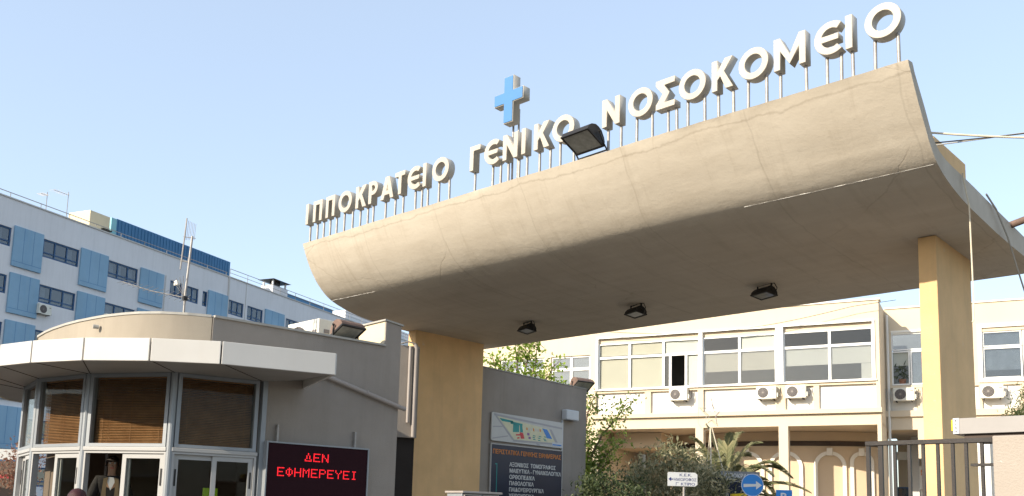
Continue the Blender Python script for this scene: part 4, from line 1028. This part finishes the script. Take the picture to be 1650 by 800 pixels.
MB().add([(-1.15,-.8,1.45),(1.15,-.8,1.45),(1.15,.8,1.45),(-1.15,.8,1.45),(-.3,-.15,1.62),(.3,-.15,1.62),(.3,.15,1.62),(-.3,.15,1.62)],[(0,3,2,1),(4,5,6,7),(0,1,5,4),(1,2,6,5),(2,3,7,6),(3,0,4,7)]).build('chimney_cap', M['iron'], cm)
for u_, h_, lft, lab in ((2.5,1.25,.5,'short rooftop aerial on the ward block, left of the two'),(3.95,1.75,1.1,'taller rooftop aerial with long boom on the ward block, right of the two')):
    an = thing('roof_aerial', lab, 'antenna', DW(u_,.3,18.45), DRt)
    MB().tube([(0,0,0),(0,0,h_)],.022,5).build('pole', M['galv'], an)
    ab = MB(); ab.tube([(-lft,-.05,h_-.25),(.05,0,h_-.2)],.016,5)
    for k in range(7): x = -lft+lft*k/7; ab.tube([(x,-.3,h_-.25),(x,.3,h_-.24)],.008,4)
    ab.build('aerial', M['galv'], an)
# far pale penthouse on the roof line under the canopy edge
pt = thing('penthouse', 'pale far penthouse with sky blue windows beneath the left end of the canopy', 'building', DW(44,3,18.1), DRt)
MB().box(-6,12,0,5,0,2.3).build('penthouse_wall', M['whitewall'], pt)
for k in range(6): MB().box(-5.5+k*2.9,-3.4+k*2.9,-.04,-.002,.6,1.9).build('window', M['signwhite'], pt)
for u_,z_,lab in ((2.62,12.30,'small air conditioner below a blue framed window of the ward block, beside the panel'),(7.4,12.72,'small air conditioner partly hidden by the gatehouse parapet on the ward block')):
    ac_unit('wall_air_conditioner', lab, DW(u_,-.32,z_), DRt, .85,.58,.3, 'air conditioners on the ward block')

# ------------------------------------------------------------------ far left low wall and fence
lf = thing('white_outbuilding', 'low white outbuilding wall at the far left behind the gatehouse', 'building', (-29.,10.6,0), R(58))
MB().box(-4,-.2,0,.3,2.75,3.05).build('beam', M['creamwhite'], lf); MB().box(-.45,-.2,.0,.3,0,2.75).build('pier', M['creamwhite'], lf)
MB().box(-4,-.45,1.2,1.3,0,2.75).build('back_wall', M['interior'], lf); MB().box(-3,-.46,.05,.1,2.2,2.32).build('red_rail', M['mapred'], lf)
ff = thing('iron_fence', 'dark upright bar fence at the far left edge behind the gatehouse', 'fence', (-25.6,8.2,0), R(58))
fb = MB()
for k in range(24): fb.box(-3+.13*k,-2.97+.13*k,0,.03,0,2.2)
fb.box(-3,.1,-.02,-.001,1.85,1.89); fb.build('fence_bars', M['iron'], ff)

# ------------------------------------------------------------------ houses across the street, behind the photographer (added unseen to darken reflections)
oh = thing('unseen_street_house', 'brownish apartment house added unseen across the street to darken reflections', 'building', (-10,-42,0), 0)
o1 = MB(); o1.box(-110,22,-12,0,0,10.5); o1.box(-30,-8,-10,-.5,10.5,12.6); o1.build('wall', M['peach'], oh)
for zz_ in (3.2,6.4): MB().box(-110,22,.002,1.3,zz_,zz_+.18).build('balcony_slab', M['greywash'], oh); 
for zz_ in (3.4,6.6):
    for k in range(16):
        if k % 3 != 2: MB().box(-40+3.9*k,-38.2+3.9*k,-.02,.04,zz_+.02,zz_+2.1).build('window', M['office'], oh)
# ------------------------------------------------------------------ vegetation
def leaves(name, mat, parent, pts, size, rs, aspect=2.2, droop=.0, up=.3):
    mb_v, mb_f = [], []
    for p in pts:
        d = Vector((rs.gauss(0,1),rs.gauss(0,1),rs.gauss(up,1)-droop)).normalized()
        s_ = d.cross(Vector((rs.gauss(0,1),rs.gauss(0,1),rs.gauss(0,1)))).normalized()
        L = size*rs.uniform(.6,1.3); W2 = L/aspect*.5; n = d.cross(s_)
        p = Vector(p); o = len(mb_v)
        mb_v += [tuple(p), tuple(p+d*L*.45+s_*W2+n*L*.06), tuple(p+d*L), tuple(p+d*L*.45-s_*W2+n*L*.06)]
        mb_f.append((o,o+1,o+2,o+3))
    m = MB(); m.v, m.f = mb_v, mb_f
    return m.build(name, M[mat], parent)
def bush(name, label, loc, rx, ry, z0, z1, nclump, per, size, mat, seed, aspect=3., clump=.22, cat='shrub', trunk=True, up=.5):
    rs = random.Random(seed); T = thing(name, label, cat, loc); pts = []; tips = []
    for _ in range(nclump):
        while True:
            a_, b_, c_ = rs.uniform(-1,1), rs.uniform(-1,1), rs.uniform(-1,1)
            r_ = a_*a_+b_*b_+c_*c_
            if r_ < 1 and r_ > .25: break
        k = 1+rs.uniform(-.18,.16)
        cpt = Vector((a_*rx*k, b_*ry*k, (z0+z1)/2+c_*(z1-z0)/2*k)); tips.append(cpt)
        for _ in range(per): pts.append(cpt+Vector((rs.gauss(0,clump),rs.gauss(0,clump),rs.gauss(0,clump*.8))))
    leaves('foliage', mat, T, pts, size, rs, aspect, 0, up)
    if trunk:
        tb = MB()
        for k in range(9):
            tp = rs.choice(tips); tb.tube([(rs.uniform(-.15,.15),rs.uniform(-.15,.15),0),(tp.x*.35,tp.y*.35,z0+.2),(tp.x,tp.y,tp.z)],[.05,.035,.012],6)
        tb.build('stems', M['bark'], T, smooth=True)
    return T
def branchy(name, label, loc, limbs, nleaf, size, mat, seed, spread=.22, aspect=1.8, cat='tree', rtrunk=.12):
    """tree given by limb polylines (local); leaves cluster along outer halves of limbs and side twigs"""
    rs = random.Random(seed); T = thing(name, label, cat, loc); tb = MB(); pts = []
    for li, L in enumerate(limbs):
        L = [Vector(p) for p in L]; r0 = rtrunk if li == 0 else rtrunk*.4
        tb.tube(L, [r0*(1-.8*i/(len(L)-1)) for i in range(len(L))], 7)
        for i in range(len(L)-1):
            q = i/(len(L)-1)
            if li == 0 and q < .5: continue
            for k in range(4):
                s_ = L[i].lerp(L[i+1], rs.random()); d = Vector((rs.gauss(0,1),rs.gauss(0,1),rs.gauss(.35,.6))).normalized()*rs.uniform(.2,.6)
                tb.tube([s_, s_+d*.6, s_+d], [.014,.009,.004], 4)
                for _ in range(nleaf//6):
                    pts.append(s_+d*rs.uniform(.3,1.1)+Vector((rs.gauss(0,spread*.5),rs.gauss(0,spread*.5),rs.gauss(0,spread*.5))))
            for _ in range(nleaf): pts.append(L[i].lerp(L[i+1], rs.random())+Vector((rs.gauss(0,spread),rs.gauss(0,spread),rs.gauss(0,spread))))
    tb.build('trunk', M['bark'], T, smooth=True)
    leaves('crown', mat, T, pts, size, rs, aspect)
    return T
ex2 = Vector((right.x,right.y,0)).normalized(); ey2 = Vector((fwd.x,fwd.y,0)).normalized()
# oleander hedge masses (screen right vector ex2)
ob_ = bush('oleander_bush','large grey green oleander bush in front of the palm and arcade',(-13.55,21.0,0),1.25,1.0,.9,3.42,150,62,.15,'oleander',11,3.4,.20)
ob_.location = (-15.2,23.5,-.19); ob_.scale = (1.12,1.12,1.12)
bush('oleander_bush','lower grey green oleander bush between the street sign and the blue arrow sign',(-12.95,21.75,0),.80,.8,.9,2.95,90,60,.15,'oleander',12,3.4,.18)
bush('dark_bush','dark green low bush at the end of the grey sign wall',(-14.6,19.5,0),1.0,.8,.6,2.75,90,60,.13,'darkleaf',13,2.6,.2)
# pale green tree rising left of the arcade
def lim(*p): return [tuple(ex2*a_+ey2*b_+Vector((0,0,z))) for a_,b_,z in p]
branchy('fig_tree','pale green young tree with upward branches beside the grey sign wall',(-16.7,21.45,0),
  [lim((-0.12,0.40,0.00),(-0.12,0.40,1.91),(-0.12,0.30,3.05),(-0.06,0.20,3.81)), lim((-0.12,0.30,2.54),(0.00,0.20,3.30),(0.31,0.10,3.94),(0.78,0.00,4.51),(1.00,-0.10,4.89)), lim((-0.12,0.30,2.16),(0.12,0.10,2.92),(0.50,0.00,3.43),(1.00,0.00,3.81)),
   lim((-0.12,0.30,2.79),(-0.25,0.20,3.68),(-0.12,0.20,4.57),(0.06,0.10,5.08)), lim((-0.12,0.30,1.91),(0.00,0.10,2.54),(0.25,0.10,2.92),(0.56,0.10,3.17)), lim((-0.12,0.30,2.03),(-0.38,0.20,2.79),(-0.38,0.20,3.43),(-0.19,0.20,4.19))],
  80,.12,'figleaf',21,.17,1.8)
# spring tree behind the sign wall
branchy('spring_tree','bright yellow green spring tree behind the grey sign wall',(-20.3,22.2,0),
  [lim((0,0,0),(0,0,3.),(.05,0,5.),(.0,0,5.9)), lim((0,0,4.5),(-.4,0,5.6),(-.8,.1,6.3),(-.95,.1,6.8)), lim((0,0,4.8),(-.1,.2,5.8),(-.1,.1,6.6),(-.2,.1,7.2)), lim((0,0,5.),(.3,0,5.8),(.5,.1,6.5),(.55,0,7.2)),
   lim((0,0,4.6),(.5,.1,5.5),(.95,.1,6.1),(1.15,.1,6.5)), lim((0,0,5.2),(.15,.1,6.2),(.3,.1,6.9),(.25,.1,7.4)), lim((0,0,4.2),(-.3,.1,5.2),(-.5,.1,5.9),(-.5,.1,6.5)), lim((0,0,4.2),(.5,.1,5.),(1.,.1,5.5),(1.35,.1,5.9))],
  50,.15,'spring',22,.16,1.6)
bush('cypress_tree','feathery green conifer at the right edge beside the air conditioner',(-6.35,27.0,0),.5,.5,3.2,5.35,80,60,.13,'conifer',31,5,.15,'tree')
bush('red_shrub','pinkish red leaved shrub left of the gatehouse',(-27.0,9.55,0),.45,.45,1.6,3.35,44,22,.11,'redleaf',33,2.2,.16)
leaves('foliage','darkleaf',pp,[(random.gauss(0,.13),random.gauss(0,.05),random.uniform(.25,.75)) for _ in range(90)],.26,random.Random(4),4)
# palm
palm = thing('palm_tree','feathery palm with arching fronds behind the blue arrow sign','palm',(-14.62,25.35,-.1)); palm.scale = (1.065,1.065,1.065)
tr = MB(); tr.tube([(0,0,0),(0,0,.8),(0,0,1.6),(0,0,2.2),(0,0,2.5)],[.26,.24,.24,.27,.16],12); tr.build('trunk', M['palmbark'], palm, smooth=True)
rs = random.Random(8)
fr_spec = [(-1.55,.2,1.25,.2),(-1.0,-.2,1.6,.35),(-.45,.2,2.0,.5),(.15,-.3,1.75,.35),(.55,.2,1.95,.2),(1.1,.1,1.65,.15),(1.75,-.3,1.1,-.45),(2.05,.2,1.0,-.6),(1.6,.3,.55,-.9),(2.5,-.1,.35,-.45),(2.6,.1,-.2,-.35),(1.2,-.9,.9,-.5),(-1.3,-.6,.7,-.5),(-.4,-1.,1.2,-.3),(.5,-1.1,.9,-.6),(.9,.8,1.4,-.1),(-.8,.9,1.5,-.1),(1.45,-.5,.1,-.9),(-1.9,.3,.6,-.4),(.2,.9,1.8,.1)]
for (dx_,dy_,h_,dr_) in fr_spec:
    pts = []; base = Vector((0,0,2.4)); n = 16
    tip = ex2*dx_+ey2*dy_
    for i in range(n+1):
        q = i/n; z = .80*h_*math.sin(min(1,q*1.25)*math.pi/2)*(1 if q < .8 else 1) + dr_*max(0,q-.45)**2*2.2
        pts.append(base+tip*(q**.9)+Vector((0,0,z)))
    rc = MB(); rc.tube(pts,[.022*(1-.85*i/n) for i in range(n+1)],5)
    fo = rc.build('frond', M['palmleaf'], palm)
    lv, lf_ = [], []
    for i in range(2,n):
        for sub in range(4):
            p = pts[i].lerp(pts[i+1] if i<n else pts[i], sub/4); d = (pts[min(i+1,n)]-pts[i-1]).normalized()
            side = d.cross(Vector((0,0,1))).normalized() if abs(d.z) < .98 else Vector((1,0,0))
            q = (i+sub/4)/n; ln = .42*math.sin(math.pi*min(1,q*.92+.08))**.6*rs.uniform(.85,1.1)
            for s_ in (-1,1):
                e = (d*.75+side*s_*.8+Vector((0,0,.28))).normalized()*ln; e2 = e+Vector((0,0,-.14*ln/.4))
                wv = d.cross(e).normalized().cross(e).normalized()*.016
                o = len(lv); lv += [tuple(p-wv), tuple(p+wv), tuple(p+e*.6+wv*.9), tuple(p+e2), tuple(p+e*.6-wv*.9)]; lf_.append((o,o+1,o+2,o+3,o+4))
    mm_ = MB(); mm_.v, mm_.f = lv, lf_; mm_.build('leaflets', M['palmleaf'], fo)

# ------------------------------------------------------------------ star decoration
st = thing('star_decoration','wire star decoration on a thin pole above the oleander bush','decoration',(-13.53,22.79,-.15), math.atan2(ex2.y,ex2.x)); st.scale = (1.1,1.1,1.1)
MB().tube([(0,0,0),(0,0,2.2),(-.02,0,3.86)],.022,6).build('pole', M['cablewhite'], st)
MB().tube([(.30,0,2.8),(.02,0,3.88)],.014,6).build('stay', M['cablewhite'], st); MB().tube([(-.12,0,2.8),(-.03,0,3.8)],.007,6).build('stay', M['cablewhite'], st)
sm = MB()
for r_, ox, oz in ((.40,0,4.24),(.28,.03,4.2)):
    P_ = [(ox+ (r_ if k%2==0 else r_*.42)*math.sin(math.pi*k/5)*.72, .0, oz+(r_ if k%2==0 else r_*.42)*math.cos(math.pi*k/5)) for k in range(10)]
    sm.tube(P_+[P_[0]],.010,5)
sm.tube([(-.32,0,4.38),(-.33,0,3.98),(-.18,0,3.78),(0,0,3.86)],.004,4); sm.tube([(-.32,0,4.38),(.06,0,4.38)],.004,4); sm.tube([(.06,0,4.34),(.24,0,4.36)],.004,4)
sm.build('star_frame', M['galv'], st)

# ------------------------------------------------------------------ road signs
scr = math.atan2(ex2.y,ex2.x)
def sign_rot(k=0): return scr+R(k)
rs_ = thing('arrow_sign','round blue road sign with a white arrow pointing right','road sign',(-11.38,21.13,0), sign_rot(2))
MB().disc((0,2.44,-.012),.285,40,'y',.012).build('disc', M['signblue'], rs_, bevel=.003)
MB().add([(r_*math.cos(2*math.pi*k/40),-.0135,2.44+r_*math.sin(2*math.pi*k/40)) for r_ in (.268,.281) for k in range(40)],[(k,(k+1)%40,40+(k+1)%40,40+k) for k in range(40)]).build('white_rim', M['whiteprint'], rs_)
outline('arrow', [[(-.235,-.055),(.08,-.03),(.08,-.105),(.225,.0),(.08,.105),(.08,.03),(-.235,.025)]], M['whiteprint'], rs_, .004, 1., (0.01,-.0145,2.44))
MB().tube([(0,.03,0),(0,.03,2.65)],.028,8).build('post', M['galv'], rs_, smooth=True)
ks = thing('street_sign','white direction sign with dark blue Greek letters and a left arrow in the bushes','road sign',(-12.12,19.1,0), sign_rot(3))
KZ = 2.495
MB().prism([(-.36,KZ-.165),(.30,KZ-.165),(.36,KZ-.12),(.36,KZ+.12),(.30,KZ+.165),(-.34,KZ+.165),(-.36,KZ+.145)],-.012,0,'y').build('plate', M['signwhite'], ks, bevel=.003)
text('lettering','K.E.K.',M['signtext'],ks,-.08,-.0125,KZ+.07,.07,.30,.004)
text('lettering','ΗΜΙΟΡΟΦΟΣ',M['signtext'],ks,-.215,-.0125,KZ-.04,.07,.54,.004)
text('lettering','Γ΄ KTIPIO',M['signtext'],ks,-.17,-.0125,KZ-.145,.07,.46,.004)
outline('arrow', [[(-.34,0),(-.28,.05),(-.28,.012),(-.225,.012),(-.225,-.012),(-.28,-.012),(-.28,-.05)]], M['signtext'], ks, .004, 1., (0,-.0145,KZ))
MB().tube([(.04,.03,0),(.04,.03,KZ+.1)],.028,8).build('post', M['galv'], ks, smooth=True)
ib_ = thing('information_board','navy information board with grey lettered header behind the blue arrow sign','sign',(-12.30,21.87,0), sign_rot(-3))
MB().box(-.62,.62,0,.05,1.2,2.66).build('panel', M['navy'], ib_)
MB().box(-.35,.66,-.03,.0-.002,2.62,2.83).build('header', M['signgrey'], ib_)
text('lettering','ΙΠΠΟΚΡΑΤΕΙΟ',M['whiteprint'],ib_,-.26,-.034,2.67,.10,.86,.006)
for pl in ([(-.5,2.50),(-.05,2.56),(-.05,2.545),(-.5,2.485)],[(-.5,2.50),(-.485,2.50),(-.42,2.1),(-.435,2.1)],[(-.05,2.56),(.25,2.62),(.25,2.60),(-.05,2.545)]):
    MB().prism(pl,-.004,-.001,'y').build('printed_line', M['mapbase'], ib_)
MB().prism([(.22,2.52),(.29,2.55),(.37,2.38),(.28,2.36)],-.006,-.001,'y').build('printed_block', M['mapred'], ib_)
MB().prism([(-.10,2.24),(.30,2.27),(.34,2.16),(-.1,2.12)],-.006,-.001,'y').build('printed_block', M['kyellow'], ib_)
MB().prism([(-.22,2.28),(-.15,2.30),(-.14,2.12),(-.22,2.12)],-.007,-.001,'y').build('printed_block', M['mapbase'], ib_)
MB().prism([(.36,2.30),(.42,2.30),(.5,2.1),(.36,2.1)],-.007,-.001,'y').build('printed_block', M['mapteal'], ib_)
for x in (-.5,.5): MB().box(x-.03,x+.03,.051,.10,0,2.6).build('post', M['galv'], ib_)
ps = thing('parking_sign','square blue parking sign with a white letter P below the palm fronds','road sign',(-10.72,21.5,0), sign_rot(0))
MB().box(-.20,.20,-.012,0,2.0,2.335).build('plate', M['signblue'], ps, bevel=.004)
text('lettering','P',M['whiteprint'],ps,-.1,-.0125,2.08,.19,.14,.02)
MB().tube([(0,.03,0),(0,.03,2.3)],.028,8).build('post', M['galv'], ps, smooth=True)

# ------------------------------------------------------------------ gate at the right: iron fence, rendered post, cover box
gf = thing('iron_gate','brown black iron bar gate beside the sand coloured gate post','gate',(-2.2,6.5,0))
MB().box(-.416,.413,-.02,.02,2.097,2.128).build('top_rail', M['iron'], gf, bevel=.003)
MB().box(-.416,.413,-.02,.02,.25,.29).build('bottom_rail', M['iron'], gf)
for k,x in enumerate((-2.600,-2.513,-2.416,-2.318,-2.226,-2.131,-2.036,-1.953,-1.856)):
    w2 = .013 if k == 0 else (.015 if k==1 else .0095)
    MB().box(x+2.2-w2,x+2.2+w2,-.012,.012,.29,2.097).build('bar', M['iron'], gf)
MB().box(.275,.413,-.018,.03,1.945,1.962).build('latch_bar', M['iron'], gf)
gp = thing('gate_post','wide sand coloured rendered gate post with flaking paint','post',(-1.5,6.6,0))
MB().box(-.285,.75,-.13,.35,0,2.137).build('post_body', M['pink'], gp, bevel=.008)
cb = thing('gate_cover_box','long light grey cover box with yellow lettered end above the gate post','box',(-1.6,7.0,0))
MB().prism([(-.545,.0),(1.2,.0),(1.2,.5),(-.57,.5),(-.587,.03),(-.587,.016)],2.205,2.318).build('cover', M['beam'], cb, bevel=.003)
MB().prism([(-.544,-.0045),(-.544,-.0015),(-.588,.0125),(-.589,.0095)],2.208,2.320).build('end_plate', M['signwhite'], cb)
MB().prism([(-.5885,.014),(-.600,.020),(-.609,.036),(-.609,.10),(-.5885,.10)],2.232,2.312).build('end_cap', M['kyellow'], cb, bevel=.003)
MB().box(-.52,1.2,.03,.45,2.165,2.204).build('underside', M['band'], cb)  # dark block stands in for the shadow slot under the box
import math as _m
for i,ch_ in enumerate('kibo'):
    to = text('lettering',ch_,M['black'],cb,0,0,0,.0175,None,.01,.001)
    to.rotation_euler = (0,0,math.atan2(-.014,.044)); to.location = (-.5715,.0028,2.295-.0255*i)

# ------------------------------------------------------------------ loose cables on the right end of the canopy
tag(MB().tube([(-3.82,13.0,6.33),(-3.80,13.18,5.9),(-3.80,13.2,5.0),(-3.79,13.16,4.32),(-3.81,13.14,4.28)],.011,6).build('hanging_cable', M['cablewhite'], None, smooth=True),'cream cable hanging straight down past the right pillar','cable')
tag(MB().tube([(-3.83,14.1,6.34),(-3.80,14.45,6.2),(-3.78,14.9,5.9),(-3.78,15.3,5.55),(-3.79,15.85,5.15),(-3.8,16.3,4.6)],.014,6).build('hanging_cable', M['cable'], None, smooth=True),'grey cable looping from the canopy end down to the right','cable')
def sag(a_, b_, s_, n=20): return [tuple(Vector(a_).lerp(Vector(b_), i/n)+Vector((0,0,-s_*4*(i/n)*(1-i/n)))) for i in range(n+1)]
tag(MB().tube(sag((-3.9,11.95,6.58),(1.8,15.6,6.85),.30),.014,6).build('overhead_cable', M['cablewhite'], None, smooth=True),'thick pale cable running off the canopy end to the right, the lowest','cable')
tag(MB().tube(sag((-4.1,12.6,6.66),(2.2,15.6,7.42),.10),.009,6).build('overhead_cable', M['cable'], None, smooth=True),'thin upper grey cable running off the canopy end to the right','cable')
tag(MB().tube(sag((-4.1,12.5,6.66),(2.2,15.5,7.35),.16),.009,6).build('overhead_cable', M['cabledark'], None, smooth=True),'thin dark cable running just below the upper cable to the right','cable')

# ------------------------------------------------------------------ people
def skinbody(name, joints, edges, mat, parent, lvl=2):
    me = bpy.data.meshes.new(name); names = list(joints)
    me.from_pydata([joints[n][0] for n in names], [(names.index(a_),names.index(b_)) for a_,b_ in edges], [])
    o = bpy.data.objects.new(name, me); col.objects.link(o); o.parent = parent
    bm = bmesh.new(); bm.from_mesh(me); lay = bm.verts.layers.skin.verify()
    for v in bm.verts:
        r_ = joints[names[v.index]][1]; v[lay].radius = r_ if isinstance(r_, tuple) else (r_,r_); v[lay].use_root = (v.index == 0)
    bm.to_mesh(me); bm.free(); me.materials.append(mat)
    o.modifiers.new('Skin','SKIN').use_smooth_shade = True
    s_ = o.modifiers.new('Sub','SUBSURF'); s_.levels = lvl; s_.render_levels = lvl
    return o
def person(label, loc, rot, hair, hairmat, top, lean=0., pants='trousers', open_jacket=True, reach=False, size=1.):
    P = thing('person', label, 'person', loc, rot); P.scale = (size,)*3     # faces -y
    J = {'pelvis':((0,0,.95),(.15,.11)),'waist':((0,-lean*.15,1.1),(.135,.10)),'chest':((0,-lean*.4,1.32),(.165,.115)),'neckb':((0,-lean*.55,1.49),(.075,.07)),'neck':((0,-lean*.7,1.53),(.052,.055)),
         'jaw':((0,-.02-lean*.8,1.60),(.062,.075)),'head':((0,-.005-lean*.85,1.67),(.076,.095)),'crown':((0,.0-lean*.85,1.735),(.062,.075)),
         'nose':((0,-.108-lean*.8,1.635),(.012,.016))}
    E_ = [('pelvis','waist'),('waist','chest'),('chest','neckb'),('neckb','neck'),('neck','jaw'),('jaw','head'),('head','crown')]
    for s_,n in ((-1,'r'),(1,'l')):
        hand = (s_*.17,-.33-lean*.4,1.02) if reach else (s_*.27,-.06,.80); elb = (s_*.27,-.08-lean*.3,1.10) if reach else (s_*.25,.02,1.08)
        J.update({n+'sh':((s_*.18,-lean*.42,1.425),.065),n+'el':(elb,.046),n+'wr':(hand,.032),n+'pa':((hand[0]-s_*.01,hand[1]-(.07 if reach else .01),hand[2]-(.01 if reach else .08)),(.036,.02)),
                  n+'hip':((s_*.095,0,.88),.095),n+'kn':((s_*.105,-.01,.48),.062),n+'an':((s_*.11,.02,.09),.042),n+'toe':((s_*.12,-.14,.045),.038)})
        E_ += [('chest',n+'sh'),(n+'sh',n+'el'),(n+'el',n+'wr'),(n+'wr',n+'pa'),('pelvis',n+'hip'),(n+'hip',n+'kn'),(n+'kn',n+'an'),(n+'an',n+'toe')]
        hp = J[n+'pa'][0]; fd = Vector((0,-1,-.35)) if reach else Vector((0,-.15,-1))
        for k in range(4):
            fx = (k-1.5)*.018; L_ = (.06,.075,.07,.05)[k]
            J[n+'f%d'%k] = ((hp[0]+fx,hp[1]+fd.x*0+fd.y*.05,hp[2]+fd.z*.05),.0095); J[n+'g%d'%k] = ((hp[0]+fx*1.1,hp[1]+fd.y*(.05+L_*.6),hp[2]+fd.z*(.05+L_*.5)-.02),.0085)
            E_ += [(n+'pa',n+'f%d'%k),(n+'f%d'%k,n+'g%d'%k)]
        J[n+'th'] = ((hp[0]-s_*.04,hp[1]-.035,hp[2]-.01),.010); E_ += [(n+'pa',n+'th')]
    del J['nose']
    skinbody('body', J, E_, M['skin'], P)
    hy = -.005-lean*.85
    nb = MB(); nb.add([(-.013,hy-.092,1.625),(.013,hy-.092,1.625),(0,hy-.122,1.632),(0,hy-.090,1.675)],[(0,1,2),(0,2,3),(1,3,2),(0,3,1)]); nb.build('nose', M['skin'], P, smooth=True)
    for s_ in (-1,1):
        MB().disc((s_*.032,1.672,hy-.0965),.011,10,'y',.006).build('eye', M['whiteprint'], P); MB().disc((s_*.032,1.672,hy-.0985),.0055,8,'y',.004).build('pupil', M['dark'], P)
        MB().box(s_*.032-.018,s_*.032+.018,hy-.1,hy-.088,1.688,1.696).build('eyebrow', M[hairmat], P)
        MB().tube([(s_*.078,hy+.005,1.64),(s_*.088,hy+.012,1.67),(s_*.08,hy+.005,1.695)],[.008,.014,.008],8).build('ear', M['skin'], P, smooth=True)
    MB().box(-.024,.024,hy-.098,hy-.085,1.598,1.606).build('mouth', M['mapred'], P)
    # hair cap
    hb = MB(); nU, nV = 18, 10; r0 = (.096,.116,.118)
    low = -.35 if hair == 'short' else -1.9
    ring_ = []
    vs = []; fs = []
    hr = random.Random(9)
    for j in range(nV+1):
        for i in range(nU):
            th = 2*math.pi*i/nU; front = max(0,-math.sin(th))
            lo_ = (low if front < .5 else .22)
            q = j/nV; ang = math.pi/2 - q*(math.pi/2 - max(lo_,-1.1))
            x = r0[0]*math.cos(ang)*math.cos(th) if ang > -.3 else r0[0]*math.cos(-.3)*math.cos(th)*1.05; y = r0[1]*max(math.cos(ang),.75 if ang<-.2 else 0)*math.sin(th)
            z = r0[2]*math.sin(ang) if ang > 0 else (ang*.17 if hair != 'short' else r0[2]*math.sin(ang))
            k = 1+hr.uniform(-.03,.03)
            vs.append((x*k, hy+.012+y*k, 1.672+z*k))
    for j in range(nV):
        for i in range(nU): a_ = j*nU+i; b_ = j*nU+(i+1)%nU; fs.append((a_,b_,b_+nU,a_+nU))
    ho = hb.add(vs,fs).build('hair', M[hairmat], P, smooth=True); sd = ho.modifiers.new('Solid','SOLIDIFY'); sd.thickness = .012
    # clothes: slightly larger limbs over the body
    def grow(keys, k): return {n: (J[n][0], tuple(x+k for x in (J[n][1] if isinstance(J[n][1],tuple) else (J[n][1],)*2))) for n in keys}
    ck = ['chest','waist','pelvis','neckb','lsh','lel','lwr','rsh','rel','rwr']
    jc = grow(ck,.022); jc['neckb'] = (jc['neckb'][0],(.085,.08))
    skinbody('jacket', jc, [('chest','waist'),('waist','pelvis'),('chest','neckb'),('chest','lsh'),('lsh','lel'),('lel','lwr'),('chest','rsh'),('rsh','rel'),('rel','rwr')], M[top], P)
    tk = grow(['pelvis','lhip','lkn','lan','rhip','rkn','ran'],.015); tk['pelvis'] = (tk['pelvis'][0],(.16,.12))
    skinbody('trousers', tk, [('pelvis','lhip'),('lhip','lkn'),('lkn','lan'),('pelvis','rhip'),('rhip','rkn'),('rkn','ran')], M[pants], P)
    if open_jacket:
        MB().prism([(-.035,1.47),(.035,1.47),(.05,1.40),(.0,1.28),(-.05,1.40)],-.150-lean*.4,-.140-lean*.4,'y').build('shirt_front', M['shirt'], P)
        for s_ in (-1,1): MB().prism([(s_*.04,1.47),(s_*.10,1.45),(s_*.13,1.05),(s_*.05,1.05),(s_*.06,1.3)],-.155-lean*.4,-.142-lean*.4,'y').build('jacket_front', M['lapel'], P)
    for s_,n in ((-1,'r'),(1,'l')):
        MB().add([(s_*.12+dx*.048,dy,z) for z,k in ((0,1),(.08,.8)) for dx,dy in ((-1,.09*k),(1,.09*k),(1,-.17*k),(-1,-.17*k))],[(3,2,1,0),(4,5,6,7),(0,1,5,4),(1,2,6,5),(2,3,7,6),(3,0,4,7)]).build('shoe', M['black'], P, bevel=.015)
    return P
person('man in dark tan lined jacket and white shirt standing inside the gatehouse window', (-12.98,5.78,.5), R(65), 'short','hairdark','jacket', .12, reach=True, size=.96)
person('woman with dark red hair standing outside in front of the gatehouse windows', (-9.25,3.80,.13), R(-112), 'bob','hairred','coat', .0, open_jacket=False, size=.865)
